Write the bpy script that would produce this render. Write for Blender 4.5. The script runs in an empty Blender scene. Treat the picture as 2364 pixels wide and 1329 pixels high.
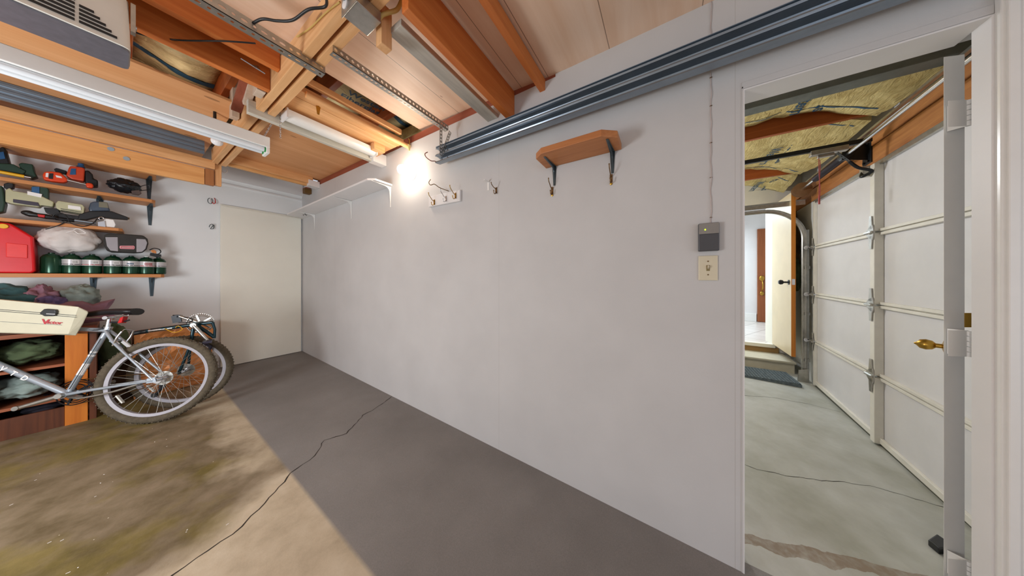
import bpy, bmesh, math, random
from mathutils import Vector, Matrix, noise
random.seed(7)
scene = bpy.context.scene
COL = scene.collection
V = Vector
# ------------------------------------------------------------------ camera, world, lights, exposure
# room frame: X to the right along the back wall, Y towards the back wall, camera above the origin, eye height 1.25
FPX, CX, HY, EYE = 565.0, 1182.0, 640.0, 1.25
ANG = math.atan(.62); SA, CA = math.sin(ANG), math.cos(ANG)
cam_d = bpy.data.cameras.new('camera'); cam = bpy.data.objects.new('camera', cam_d); COL.objects.link(cam)
cam.location = (0, 0, EYE)
cam.rotation_euler = (math.pi / 2, 0, math.atan2(SA, CA) - math.pi / 2)
cam_d.sensor_fit = 'HORIZONTAL'; cam_d.sensor_width = 36.0; cam_d.lens = 36.0 * FPX / 2364.0
cam_d.shift_y = -(664.5 - HY) / 2364.0
cam_d.clip_start = .02; cam_d.clip_end = 60
scene.camera = cam

world = bpy.data.worlds.new('world'); scene.world = world; world.use_nodes = True
bg = world.node_tree.nodes['Background']
bg.inputs[0].default_value = (.80, .88, 1.0, 1); bg.inputs[1].default_value = .5

def area(name, loc, direction, sx, sy, power, color):
    l = bpy.data.lights.new(name, 'AREA'); l.shape = 'RECTANGLE'; l.size = sx; l.size_y = sy
    l.energy = power; l.color = color
    o = bpy.data.objects.new(name, l); COL.objects.link(o); o.location = loc
    o.rotation_euler = V(direction).to_track_quat('-Z', 'Y').to_euler(); return o
def point(name, loc, power, color, r=.05):
    l = bpy.data.lights.new(name, 'POINT'); l.energy = power; l.color = color; l.shadow_soft_size = r
    o = bpy.data.objects.new(name, l); COL.objects.link(o); o.location = loc; return o
# daylight through the open overhead door of this bay, behind the camera
area('daylight_open_door', (-1.2, -3.0, 1.15), (.12, 1, -.05), 2.6, 2.0, 9, (.78, .87, 1.0))
# added fills for this bay and loft, then the lamp of the next bay and the light in the hall beyond the house door
point('added_bay_fill', (-1.2, 2.15, 1.05), 72, (.92, .96, 1.0), .35)  # unseen fill added to brighten this bay
point('added_loft_fill', (.22, 2.95, 2.62), .45, (1.0, .94, .84), .04)  # pair of unseen fills added to brighten the loft insulation
point('added_loft_fill', (.98, 2.44, 2.60), .5, (1.0, .94, .84), .04)
point('next_bay_lamp', (3.35, .55, 2.1), 38, (.95, .97, 1.0), .12)
area('hall_light', (6.2, -.4, 2.45), (0, 0, -1), 1.6, 1.2, 42, (.76, .90, 1.0))
BULB_STRENGTH = 50
vs = scene.view_settings
vs.view_transform = 'Standard'; vs.look = 'None'; vs.gamma = 1.0; vs.exposure = .68; vs.use_curve_mapping = False

# ------------------------------------------------------------------ measuring: where a sight line meets a real plane of the room
def ray(px, py):
    t = (px - CX) / FPX
    return V((t * SA + CA, -t * CA + SA, (HY - py) / FPX))
EYEP = V((0, 0, EYE))
def onX(px, py, X): r = ray(px, py); return EYEP + r * (X / r.x)
def onY(px, py, Y): r = ray(px, py); return EYEP + r * (Y / r.y)
def onZ(px, py, Z): r = ray(px, py); return EYEP + r * ((Z - EYE) / r.z)
def floor_z(x, y): return .005 + .0417 * y + max(0, x - 1.405) * .02
GO, GN = V((4.25, -1.49, 0)), V((.0716, .9974, 0))      # plane of the next bay's overhead door
GE = V((-.9974, .0716, 0))
def onG(px, py, off=0.0):
    r = ray(px, py); p0 = GO + GN * off
    return EYEP + r * ((p0 - EYEP).dot(GN) / r.dot(GN))

# ------------------------------------------------------------------ materials
def srgb(h):
    c = [int(h[i:i + 2], 16) / 255 for i in (0, 2, 4)]
    return tuple((x / 12.92 if x <= .04045 else ((x + .055) / 1.055) ** 2.4) for x in c) + (1,)
MATS = {}
class NT:
    def __init__(s, name):
        s.m = bpy.data.materials.new(name); s.m.use_nodes = True; s.t = s.m.node_tree
        s.b = s.t.nodes['Principled BSDF']; s.c = s.n('ShaderNodeTexCoord')
    def n(s, ty, **kw):
        x = s.t.nodes.new(ty)
        for k, v in kw.items(): setattr(x, k, v)
        return x
    def l(s, a, b): s.t.links.new(a, b)
    def mapping(s, scale=(1, 1, 1), loc=(0, 0, 0), rot=(0, 0, 0)):
        m = s.n('ShaderNodeMapping'); m.inputs['Scale'].default_value = scale
        m.inputs['Location'].default_value = loc; m.inputs['Rotation'].default_value = rot
        s.l(s.c.outputs['Object'], m.inputs['Vector']); return m.outputs[0]
    def noise(s, vec, scale, detail=3, rough=.55, dist=0):
        x = s.n('ShaderNodeTexNoise'); x.inputs['Scale'].default_value = scale
        x.inputs['Detail'].default_value = detail; x.inputs['Roughness'].default_value = rough
        x.inputs['Distortion'].default_value = dist; s.l(vec, x.inputs['Vector']); return x.outputs['Fac']
    def ramp(s, fac, stops):
        r = s.n('ShaderNodeValToRGB'); e = r.color_ramp.elements
        while len(e) < len(stops): e.new(.5)
        for k, (p, c) in enumerate(stops): e[k].position = p; e[k].color = c
        s.l(fac, r.inputs[0]); return r.outputs[0]
    def mix(s, fac, a, b, mode='MIX'):
        x = s.n('ShaderNodeMix', data_type='RGBA', blend_type=mode)
        for v, i in ((fac, 0), (a, 6), (b, 7)):
            if hasattr(v, 'is_linked'): s.l(v, x.inputs[i])
            else: x.inputs[i].default_value = v
        return x.outputs[2]
    def math(s, op, a, b=0.0, c=0.0, clamp=False):
        x = s.n('ShaderNodeMath', operation=op, use_clamp=clamp)
        for v, i in ((a, 0), (b, 1), (c, 2)):
            if hasattr(v, 'is_linked'): s.l(v, x.inputs[i])
            else: x.inputs[i].default_value = v
        return x.outputs[0]
    def bump(s, h, strength=.2, dist=.01):
        b = s.n('ShaderNodeBump'); b.inputs['Strength'].default_value = strength; b.inputs['Distance'].default_value = dist
        s.l(h, b.inputs['Height']); s.l(b.outputs[0], s.b.inputs['Normal'])
    def base(s, v):
        if hasattr(v, 'is_linked'): s.l(v, s.b.inputs['Base Color'])
        else: s.b.inputs['Base Color'].default_value = v
    def set(s, rough=.5, metal=0.0, spec=None, coat=0.0, emis=None, es=0.0):
        s.b.inputs['Roughness'].default_value = rough; s.b.inputs['Metallic'].default_value = metal
        if spec is not None: s.b.inputs['Specular IOR Level'].default_value = spec
        s.b.inputs['Coat Weight'].default_value = coat
        if emis: s.b.inputs['Emission Color'].default_value = emis; s.b.inputs['Emission Strength'].default_value = es
def sc(c, k): return tuple(min(1, x * k) for x in c[:3]) + (1,)
def plain(name, h, rough=.5, metal=0.0, var=.06, nscale=14, bump=.0, spec=None, coat=0.0, emis=None, es=0.0):
    if name in MATS: return MATS[name]
    t = NT(name); c = srgb(h); vec = t.mapping()
    f = t.noise(vec, nscale, 4)
    t.base(t.ramp(f, [(.3, sc(c, 1 - var)), (.7, sc(c, 1 + var))])); t.set(rough, metal, spec, coat, srgb(emis) if emis else None, es)
    if bump: t.bump(t.noise(vec, nscale * 8, 3), bump, .004)
    MATS[name] = t.m; return t.m
def wood(name, dark, light, axis='X', rough=.55, scale=1.0, knots=True, spec=.4):
    if name in MATS: return MATS[name]
    t = NT(name); d, l = srgb(dark), srgb(light)
    s = {'X': (1.3, 22, 22), 'Y': (22, 1.3, 22), 'Z': (22, 22, 1.3)}[axis]
    vec = t.mapping(tuple(k * scale for k in s)); g = t.noise(vec, 1.0, 5, .6, 1.2)
    big = t.noise(t.mapping(tuple(k * .18 for k in s)), 1.0, 2)
    f = t.math('ADD', t.math('MULTIPLY', g, .65), t.math('MULTIPLY', big, .35))
    col = t.ramp(f, [(.30, d), (.50, tuple((a + b) / 2 for a, b in zip(d, l))), (.68, l)])
    if knots:
        v = t.n('ShaderNodeTexVoronoi'); v.inputs['Scale'].default_value = 1.0
        ks = {'X': (2.2, 6, 6), 'Y': (6, 2.2, 6), 'Z': (6, 6, 2.2)}[axis]
        t.l(t.mapping(ks), v.inputs['Vector'])
        k = t.math('LESS_THAN', v.outputs['Distance'], .085)
        col = t.mix(t.math('MULTIPLY', k, .65), col, sc(d, .35))
    t.base(col); t.set(rough, spec=spec); t.bump(g, .12, .003); MATS[name] = t.m; return t.m

M = {}
M['beam_x'] = wood('fir_beam_along_x', 'cc8c52', 'f2c08a', 'X')
M['beam_y'] = wood('fir_beam_along_y', 'cc9058', 'f4c692', 'Y')
M['beam_z'] = wood('fir_post', 'cc9058', 'f2c08c', 'Z')
M['orange_x'] = wood('orange_joist', 'b4561c', 'dc8440', 'X')
M['orange_y'] = wood('orange_rafter', '8a4014', 'b4602a', 'Y')
M['red_y'] = wood('reddish_plate', '8a4630', 'a8604a', 'Y', knots=False)
M['grey_x'] = wood('weathered_board', '98918a', 'c9c4b8', 'X')
M['pale_z'] = wood('pale_truss_wood', 'b9a08c', 'dcc8b4', 'Z')
M['ply'] = wood('loft_plywood', 'd4925c', 'ecb480', 'X', scale=.6)
M['ply_dark'] = wood('dark_plywood', 'a86436', 'bf7c4c', 'X', scale=.5, knots=False)
M['shelf'] = wood('pine_shelf', 'b8743e', 'd99a62', 'X', rough=.5)
M['brownshelf'] = wood('brown_stained_shelf', 'a8663a', 'cc8a56', 'Y', rough=.5)
M['cab'] = wood('cabinet_redwood', '42200f', '6e3a1e', 'Z', rough=.6)
M['cabx'] = wood('cabinet_shelf_wood', '7a4026', 'a86240', 'X', rough=.6)
M['post'] = wood('cabinet_post', 'b45c10', 'd8802a', 'Z', rough=.6)
M['copper'] = plain('crumpled_copper_paper', 'c47c42', .4, .25, .2, 9, .5)
M['hdr'] = wood('door_header_wood', '96562a', 'cc8e50', 'X')
M['doorwood'] = wood('front_door_wood', '7e4420', '9a5830', 'Z', rough=.35, knots=False)
M['dooredge'] = wood('door_edge_wood', 'b0651c', 'cf8430', 'Z', knots=False)
M['white'] = plain('white_paint', 'e6e3e2', .55, 0, .02, 5, .05)
M['white_gloss'] = plain('white_enamel', 'eceae6', .25, 0, .02)
M['cream'] = plain('cream_paint', 'f0ecde', .5, 0, .02, 4)
M['cream_door'] = plain('cream_birch_leaf', 'e8d6b2', .4, 0, .06, 3)
M['plate'] = plain('almond_plastic', 'd8ceb4', .35, 0, .02)
M['galv'] = plain('galvanised_steel', 'b4b2ac', .33, .9, .12, 30)
M['rail'] = plain('blue_steel_rail', '909ba6', .3, .8, .08, 8)
M['railpaint'] = plain('dark_rail_steel', '74879a', .4, .5, .08, 8)
M['steel'] = plain('bright_steel', 'd0d0d2', .22, 1, .05, 20)
M['chrome'] = plain('chrome', 'e4e6ea', .1, 1, .02)
M['brass'] = plain('brass', 'b08a3c', .3, .9, .1)
M['bronze'] = plain('bronze_wire', '7d6242', .35, .8, .1)
M['black'] = plain('black_plastic', '17181a', .4, 0, .1)
M['blackmetal'] = plain('black_iron', '26282c', .35, .5, .1)
M['bracket'] = plain('dark_bracket_steel', '4a565c', .35, .6, .1)
M['darkgreen'] = plain('dark_green_plastic', '1d3a2c', .4, 0, .12)
M['blue'] = plain('blue_plastic', '2c5a86', .3, 0, .1)
M['teal'] = plain('teal_tube', '1f4a50', .25, .3, .1)
M['red'] = plain('red_polyethylene', 'd8101a', .35, 0, .06, 8, .05)
M['redpaint'] = plain('red_paint', 'c02020', .4)
M['yellow'] = plain('yellow_plastic', 'e8b01c', .4)
M['orange'] = plain('orange_plastic', 'e2461a', .35, 0, .05)
M['rubber'] = plain('tyre_rubber', '5c5242', .85, 0, .25, 60, .6)
M['saddle'] = plain('black_vinyl_saddle', '17161a', .45, 0, .2, 20, .1)
M['bikegrey'] = plain('silver_bike_paint', 'aeb8c2', .28, .45, .05)
M['bikeblack'] = plain('dark_teal_bike_paint', '15323a', .2, .4, .05)
M['bagwhite'] = plain('white_bag_cloth', 'd6d0cc', .75, 0, .08, 10, .3)
M['bagblack'] = plain('black_bag_cloth', '33312f', .8, 0, .15, 20, .3)
M['baggrey'] = plain('grey_bag_cloth', 'a09da2', .8, 0, .05)
M['binbag'] = plain('black_glossy_film', '1b2024', .22, 0, .2, 14, .6)
M['greentool'] = plain('pale_green_tool', 'b6b492', .45, 0, .08)
M['case'] = plain('off_white_case', 'cfc9b0', .45, 0, .03, 20, .05)
M['lav'] = plain('mauve_cloth', '9a7486', .9, 0, .2, 9, .4)
M['purple'] = plain('purple_cloth', '6a5a84', .9, 0, .25, 9, .4)
M['tealcloth'] = plain('teal_grey_cloth', '3e6468', .9, 0, .3, 7, .4)
M['olive'] = plain('olive_cloth', '4c5a3c', .9, 0, .3, 7, .4)
M['greycloth'] = plain('grey_green_cloth', '84928c', .8, 0, .35, 8, .3)
M['brownjacket'] = plain('brown_jacket', '57431f', .85, 0, .35, 10, .4)
M['canister'] = plain('green_canister', '15402b', .22, .4, .06)
M['canlabel'] = plain('grey_can_label', 'c2bfc0', .3, .2, .04)
M['labelwhite'] = plain('white_label', 'f0eeec', .4, 0, .02)
M['labelred'] = plain('red_label', 'b04046', .4, 0, .05)
M['labelblack'] = plain('black_print', '1a1a1c', .5)
M['ink_blue'] = plain('blue_print', '27506e', .6)
M['ink_grey'] = plain('grey_print', '6a6f70', .6)
M['ceramic'] = plain('white_glass', 'f2f2f4', .08, 0, .01)
M['tube'] = plain('fluorescent_glass', 'e2e6ea', .15, 0, .01)
M['greenend'] = plain('green_tube_end', '1c8a3c', .4)
M['gdoor'] = plain('overhead_door_panel', 'e0dee0', .6, 0, .05, 3, .1)
M['gstrut'] = plain('overhead_door_stile', 'e8e4da', .45, 0, .06, 9)
M['dark_strip'] = plain('door_seal', '56584c', .7)
M['tile'] = None
M['mat'] = plain('grey_doormat', '5e686c', .9, 0, .35, 40, .6)
M['step'] = plain('painted_step', 'cbc3ae', .6, 0, .06)
M['stepdark'] = wood('threshold_wood', '8a6a40', 'b8945c', 'Y', knots=False)
M['cord'] = plain('black_cord', '141518', .45)
M['flex'] = plain('cream_flex', 'c8a860', .5)
M['conc'] = plain('dark_crack', '2a211a', .9)
M['glass_led'] = plain('green_led', 'a8d020', .3, emis='b8f020', es=2.0)
M['bulb_on'] = plain('lit_bulb', 'ffffff', .3, emis='fff0dc', es=BULB_STRENGTH)
M['coverwhite'] = plain('opener_cover', 'e4e0d6', .3, 0, .02)
M['underside'] = plain('opener_underside', '6a6870', .35, .3, .12, 30)
M['endgrain'] = plain('end_grain', 'c4a070', .8, 0, .3, 90)
M['reflector'] = plain('white_reflector', 'e2e2da', .2)
M['reflred'] = plain('red_reflector', 'd01818', .15)

def wall_paint():
    t = NT('lavender_white_wall'); vec = t.mapping()
    c = t.ramp(t.noise(vec, 2.2, 3), [(.3, srgb('c7c5c4')), (.7, srgb('cfcdcc'))])
    # panel seams every so often along Y, and one by the door frame
    sep = t.n('ShaderNodeSeparateXYZ'); t.l(t.c.outputs['Object'], sep.inputs[0])
    f = None
    for y in (.978, -.262, 3.42):
        d = t.math('ABSOLUTE', t.math('SUBTRACT', sep.outputs[1], y))
        k = t.math('LESS_THAN', d, .0012)
        f = k if f is None else t.math('MAXIMUM', f, k)
    c = t.mix(t.math('MULTIPLY', f, .30), c, srgb('9a9088'))
    t.base(c); t.set(.6, spec=.3); t.bump(t.noise(vec, 140, 3), .10, .003); return t.m
M['wall'] = wall_paint()
def back_paint():
    t = NT('back_wall_paint'); vec = t.mapping()
    t.base(t.ramp(t.noise(vec, 2.2, 3), [(.3, srgb('eaecec')), (.7, srgb('f0f2f2'))])); t.set(.6, spec=.3)
    t.bump(t.noise(vec, 90, 3), .06, .003); return t.m
M['backwall'] = back_paint()

def main_floor():
    t = NT('stained_concrete'); vec = t.mapping()
    sep = t.n('ShaderNodeSeparateXYZ'); t.l(t.c.outputs['Object'], sep.inputs[0]); X, Y = sep.outputs[0], sep.outputs[1]
    n1 = t.noise(vec, 1.6, 5, .6); n2 = t.noise(vec, 7, 5, .65); n3 = t.noise(vec, 220, 2)
    clean = t.ramp(n2, [(.25, srgb('aa9a82')), (.5, srgb('c2b299')), (.75, srgb('d0c2ab'))])
    dirt = t.ramp(n2, [(.25, srgb('584a30')), (.5, srgb('766750')), (.75, srgb('8a7a64'))])
    moss = t.ramp(n2, [(.3, srgb('5e5220')), (.7, srgb('80703a'))])
    dirt = t.mix(t.ramp(t.noise(vec, 3.1, 4), [(.50, (0, 0, 0, 1)), (.64, (.8, .8, .8, 1))]), dirt, moss)
    # the slab beyond the crack is oily and brown, the near one was swept clean
    e = t.math('SUBTRACT', Y, t.math('MULTIPLY', X, .42))
    e = t.math('SUBTRACT', e, 1.62)
    e = t.math('ADD', e, t.math('MULTIPLY', t.math('SUBTRACT', n1, .5), .55))
    stain = t.math('MULTIPLY', e, 6.0, clamp=True)
    px = t.math('SUBTRACT', X, .30); px = t.math('ADD', px, t.math('MULTIPLY', t.math('SUBTRACT', n1, .5), .9))
    keep = t.math('MULTIPLY', px, 7.0, clamp=True)
    band = t.math('MULTIPLY', t.math('SUBTRACT', Y, 1.95), 6.0, clamp=True)
    keep = t.math('MULTIPLY', t.math('MULTIPLY', keep, band), .75)
    stain = t.math('MULTIPLY', stain, t.math('SUBTRACT', 1.0, keep))
    col = t.mix(stain, clean, dirt)
    # strip along the wall: shading painted in as smooth grey-brown, up to a straight edge
    dark_strip = t.ramp(t.noise(vec, 2.0, 4), [(.3, srgb('7c7875')), (.7, srgb('8c8885'))])
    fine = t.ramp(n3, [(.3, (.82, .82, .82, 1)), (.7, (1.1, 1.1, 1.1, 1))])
    dark_strip = t.mix(.6, dark_strip, fine, 'MULTIPLY')
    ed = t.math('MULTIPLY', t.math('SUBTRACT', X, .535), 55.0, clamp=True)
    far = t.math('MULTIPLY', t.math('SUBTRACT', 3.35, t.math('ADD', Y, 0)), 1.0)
    col = t.mix(ed, col, dark_strip)
    sp = t.n('ShaderNodeTexVoronoi'); sp.inputs['Scale'].default_value = 24; t.l(vec, sp.inputs['Vector'])
    sep2 = t.math('MULTIPLY', t.math('LESS_THAN', sp.outputs['Distance'], .045), t.math('SUBTRACT', 1.0, ed))
    col = t.mix(t.math('MULTIPLY', sep2, t.math('GREATER_THAN', t.noise(vec, 9, 1), .56)), col, srgb('e0d8c8'))
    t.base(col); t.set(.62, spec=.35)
    h = t.math('ADD', t.math('MULTIPLY', n2, .6), t.math('MULTIPLY', t.noise(vec, 160, 3), .25))
    t.bump(h, .25, .006); return t.m
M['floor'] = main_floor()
def bay_floor():
    t = NT('pale_concrete'); vec = t.mapping()
    n1 = t.noise(vec, 1.7, 5, .6); n2 = t.noise(vec, 9, 5, .65)
    c = t.ramp(n1, [(.3, srgb('a2a296')), (.5, srgb('b9bab4')), (.72, srgb('cacbc8'))])
    c = t.mix(.5, c, t.ramp(n2, [(.3, (.80, .78, .74, 1)), (.7, (1.08, 1.08, 1.08, 1))]), 'MULTIPLY')
    sep = t.n('ShaderNodeSeparateXYZ'); t.l(t.c.outputs['Object'], sep.inputs[0])
    # a worn brown streak running from the wall towards the overhead door
    p0, p1 = V((1.60, -.36)), V((1.84, -1.12)); d = (p1 - p0).normalized(); nn = V((-d.y, d.x))
    s = t.math('ADD', t.math('MULTIPLY', t.math('SUBTRACT', sep.outputs[0], p0.x), nn.x), t.math('MULTIPLY', t.math('SUBTRACT', sep.outputs[1], p0.y), nn.y))
    s = t.math('ADD', s, t.math('MULTIPLY', t.math('SUBTRACT', t.noise(vec, 6, 4), .5), .09))
    k = t.math('LESS_THAN', t.math('ABSOLUTE', s), .028)
    k = t.math('MULTIPLY', k, t.ramp(t.noise(vec, 30, 3), [(.2, (.35, .35, .35, 1)), (.6, (1, 1, 1, 1))]))
    c = t.mix(t.math('MULTIPLY', k, .8), c, srgb('86705a'))
    t.base(c); t.set(.45, spec=.4); t.bump(n2, .15, .005); return t.m
M['bayfloor'] = bay_floor()
def tiles():
    t = NT('hall_tiles'); b = t.n('ShaderNodeTexBrick'); b.offset = 0
    b.inputs['Scale'].default_value = 1; b.inputs['Brick Width'].default_value = .33; b.inputs['Row Height'].default_value = .33
    b.inputs['Mortar Size'].default_value = .006; b.inputs['Color1'].default_value = srgb('d8cfc8'); b.inputs['Color2'].default_value = srgb('e0d8d0')
    b.inputs['Mortar'].default_value = srgb('a09890'); t.l(t.mapping(rot=(0, 0, .5)), b.inputs['Vector']); t.base(b.outputs[0]); t.set(.3); return t.m
M['tile'] = tiles()
def panel_paint():
    # glossy varnished ceiling boards; the board joints run along X
    t = NT('peach_ceiling_board'); vec = t.mapping((.8, 8, 8)); g = t.noise(vec, 1.5, 5, .6, .6)
    c = t.ramp(g, [(.3, srgb('e4bea0')), (.7, srgb('f0d2ba'))])
    sep = t.n('ShaderNodeSeparateXYZ'); t.l(t.c.outputs['Object'], sep.inputs[0]); f = None
    for y in (1.37, .80, .61, .25, -.15, -.5, -.9):
        k = t.math('LESS_THAN', t.math('ABSOLUTE', t.math('SUBTRACT', sep.outputs[1], y)), .0018); f = k if f is None else t.math('MAXIMUM', f, k)
    c = t.mix(t.math('MULTIPLY', f, .75), c, srgb('5a3820'))
    v = t.n('ShaderNodeTexVoronoi'); v.inputs['Scale'].default_value = 1; t.l(t.mapping((3, 6, 3)), v.inputs['Vector'])
    c = t.mix(t.math('MULTIPLY', t.math('LESS_THAN', v.outputs['Distance'], .06), .45), c, srgb('8a4c28'))
    t.base(c); t.set(.50, spec=.7); return t.m
M['ceil'] = panel_paint()
def insul(name, a, b):
    t = NT(name); vec = t.mapping(); n = t.noise(vec, 6, 5, .6, .8)
    t.base(t.ramp(n, [(.3, srgb(a)), (.7, srgb(b))])); t.set(.8, spec=.2)
    t.bump(t.noise(t.mapping((3, 14, 14)), 1.5, 5, .6, 1.5), .7, .03); return t.m
M['insul'] = insul('kraft_faced_insulation', 'b8a064', 'e8d698')
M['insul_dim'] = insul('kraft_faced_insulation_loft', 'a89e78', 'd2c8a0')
def stripes(name, a, b, axis, period, width):
    t = NT(name); sep = t.n('ShaderNodeSeparateXYZ'); t.l(t.c.outputs['Object'], sep.inputs[0])
    f = t.math('LESS_THAN', t.math('FRACT', t.math('DIVIDE', sep.outputs[axis], period)), width)
    t.base(t.mix(f, srgb(a), srgb(b))); t.set(.4); return t.m

# ------------------------------------------------------------------ mesh building
def frame_of(d, hint=V((0, 0, 1))):
    d = d.normalized()
    if abs(d.dot(hint)) > .97: hint = V((1, 0, 0)) if abs(d.x) < .9 else V((0, 1, 0))
    u = d.cross(hint).normalized(); w = u.cross(d).normalized(); return u, w
class MB:
    def __init__(s): s.v = []; s.f = []; s.mi = []; s.cur = 0
    def add(s, vs_, fs):
        n = len(s.v); s.v += [V(p) for p in vs_]; s.f += [tuple(i + n for i in q) for q in fs]; s.mi += [s.cur] * len(fs); return s
    def box(s, x0, x1, y0, y1, z0, z1):
        return s.add([(x, y, z) for z in (z0, z1) for y in (y0, y1) for x in (x0, x1)],
                     [(0, 2, 3, 1), (4, 5, 7, 6), (0, 1, 5, 4), (2, 6, 7, 3), (0, 4, 6, 2), (1, 3, 7, 5)])
    def beam(s, p, q, w, h, hint=V((0, 0, 1))):
        p, q = V(p), V(q); u, k = frame_of(q - p, V(hint)); c = []
        for e in (p, q):
            for a, b in ((-1, -1), (1, -1), (1, 1), (-1, 1)): c.append(e + u * (a * w / 2) + k * (b * h / 2))
        return s.add(c, [(0, 3, 2, 1), (4, 5, 6, 7), (0, 1, 5, 4), (1, 2, 6, 5), (2, 3, 7, 6), (3, 0, 4, 7)])
    def prism(s, poly, vec):
        poly = [V(p) for p in poly]; vec = V(vec); n = len(poly)
        c = poly + [p + vec for p in poly]
        f = [tuple(range(n))[::-1], tuple(range(n, 2 * n))] + [(i, (i + 1) % n, n + (i + 1) % n, n + i) for i in range(n)]
        return s.add(c, f)
    def tube(s, pts, r, n=8, closed=False, cap=True):
        pts = [V(p) for p in pts]; m = len(pts); rs = r if isinstance(r, (list, tuple)) else [r] * m
        tang = []
        for i in range(m):
            a = pts[i - 1] if (i or closed) else pts[0]; b = pts[(i + 1) % m] if (i < m - 1 or closed) else pts[-1]
            d = b - a; tang.append(d.normalized() if d.length > 1e-9 else V((0, 0, 1)))
        u, w = frame_of(tang[0]); c = []
        for i in range(m):
            if i: 
                u = (u - tang[i] * u.dot(tang[i]));
                u = u.normalized() if u.length > 1e-6 else frame_of(tang[i])[0]
                w = tang[i].cross(u)
            else: w = tang[0].cross(u)
            for k in range(n):
                a = 2 * math.pi * k / n; c.append(pts[i] + u * (rs[i] * math.cos(a)) + w * (rs[i] * math.sin(a)))
        f = []
        for i in range(m if closed else m - 1):
            j = (i + 1) % m
            for k in range(n): f.append((i * n + k, i * n + (k + 1) % n, j * n + (k + 1) % n, j * n + k))
        if cap and not closed: f += [tuple(range(n))[::-1], tuple(range((m - 1) * n, m * n))]
        return s.add(c, f)
    def cyl(s, p, q, r0, r1=None, n=20): return s.tube([p, q], [r0, r0 if r1 is None else r1], n)
    def lathe(s, o, axis, prof, n=24):
        o = V(o); ax = V(axis).normalized(); u, w = frame_of(ax); c = []
        for r, h in prof:
            for k in range(n):
                a = 2 * math.pi * k / n; c.append(o + ax * h + u * (r * math.cos(a)) + w * (r * math.sin(a)))
        m = len(prof); f = [(i * n + k, i * n + (k + 1) % n, (i + 1) * n + (k + 1) % n, (i + 1) * n + k) for i in range(m - 1) for k in range(n)]
        f += [tuple(range(n))[::-1], tuple(range((m - 1) * n, m * n))]
        return s.add(c, f)
    def ball(s, c, rx, ry=None, rz=None, seg=20, rings=12, fn=None):
        ry = ry or rx; rz = rz or rx; c = V(c); vs_ = []; 
        for i in range(rings + 1):
            th = math.pi * i / rings
            for k in range(seg):
                a = 2 * math.pi * k / seg; d = V((math.sin(th) * math.cos(a), math.sin(th) * math.sin(a), math.cos(th)))
                m = fn(d) if fn else 1.0
                vs_.append(c + V((d.x * rx, d.y * ry, d.z * rz)) * m)
        f = [(i * seg + k, i * seg + (k + 1) % seg, (i + 1) * seg + (k + 1) % seg, (i + 1) * seg + k) for i in range(rings) for k in range(seg)]
        return s.add(vs_, f)
    def sheet(s, prof, p0, p1, a, b, th=.002):
        """thin folded sheet: open profile in the (a, b) plane swept from p0 to p1"""
        p0, p1, a, b = V(p0), V(p1), V(a), V(b); n = len(prof); off = []
        for i in range(n):
            q0 = prof[max(i - 1, 0)]; q1 = prof[min(i + 1, n - 1)]; d = V((q1[0] - q0[0], q1[1] - q0[1])); d = d.normalized()
            off.append((prof[i][0] - d.y * th, prof[i][1] + d.x * th))
        loop = list(prof) + off[::-1]; poly = [p0 + a * x + b * y for x, y in loop]; vec = p1 - p0; m = len(loop)
        c = poly + [p + vec for p in poly]
        f = [(i, (i + 1) % m, m + (i + 1) % m, m + i) for i in range(m)]
        for i in range(n - 1): f.append((i, i + 1, m - 2 - i, m - 1 - i)); f.append((m + i, m + m - 1 - i, m + m - 2 - i, m + i + 1))
        return s.add(c, f)
    def perf(s, p, u, v, w, count, pitch, hole, width, th=.002, slot=False):
        """perforated strip: cells along u, width along v, thickness along w"""
        p, u, v, w = V(p), V(u).normalized(), V(v).normalized(), V(w).normalized()
        for i in range(count):
            c = p + u * (pitch * (i + .5)) + v * (width / 2)
            hu = hole * (1.9 if slot and i % 2 == 0 else 1.0); hu = min(hu, pitch * .42)
            out, inn = [], []
            for k in range(8):
                a = math.pi * k / 4
                x, y = math.cos(a), math.sin(a); m = max(abs(x), abs(y))
                out.append(c + u * (x / m * pitch / 2) + v * (y / m * width / 2)); inn.append(c + u * (x * hu) + v * (y * hole))
            vs_ = out + inn + [q + w * th for q in out + inn]; f = []
            for k in range(8):
                j = (k + 1) % 8
                f += [(k, j, 8 + j, 8 + k), (16 + k, 24 + k, 24 + j, 16 + j), (8 + k, 8 + j, 24 + j, 24 + k), (k, 16 + k, 16 + j, j)]
            s.add(vs_, f)
        return s
    def build(s, name, mats, parent=None, origin=None, bevel=0, smooth=None, local=False, seg=2):
        if origin is None:
            if parent is not None and not local: origin = V(parent['_o'])
            elif local: origin = V((0, 0, 0))
            else:
                xs = [p.x for p in s.v]; ys = [p.y for p in s.v]; zs = [p.z for p in s.v]
                origin = V(((min(xs) + max(xs)) / 2, (min(ys) + max(ys)) / 2, min(zs)))
        origin = V(origin)
        me = bpy.data.meshes.new(name); me.from_pydata([tuple(p - origin) for p in s.v], [], s.f); me.update()
        b = bmesh.new(); b.from_mesh(me); bmesh.ops.recalc_face_normals(b, faces=b.faces); b.to_mesh(me); b.free()
        if not isinstance(mats, (list, tuple)): mats = [mats]
        for m in mats: me.materials.append(m)
        if len(mats) > 1: me.polygons.foreach_set('material_index', s.mi)
        o = bpy.data.objects.new(name, me); COL.objects.link(o)
        if parent is not None: o.parent = parent; o['_o'] = tuple(V(parent['_o'])) if not local else (0, 0, 0)
        else: o.location = origin; o['_o'] = tuple(origin)
        if smooth is not None:
            me.polygons.foreach_set('use_smooth', [True] * len(me.polygons)); me.set_sharp_from_angle(angle=math.radians(smooth))
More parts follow.
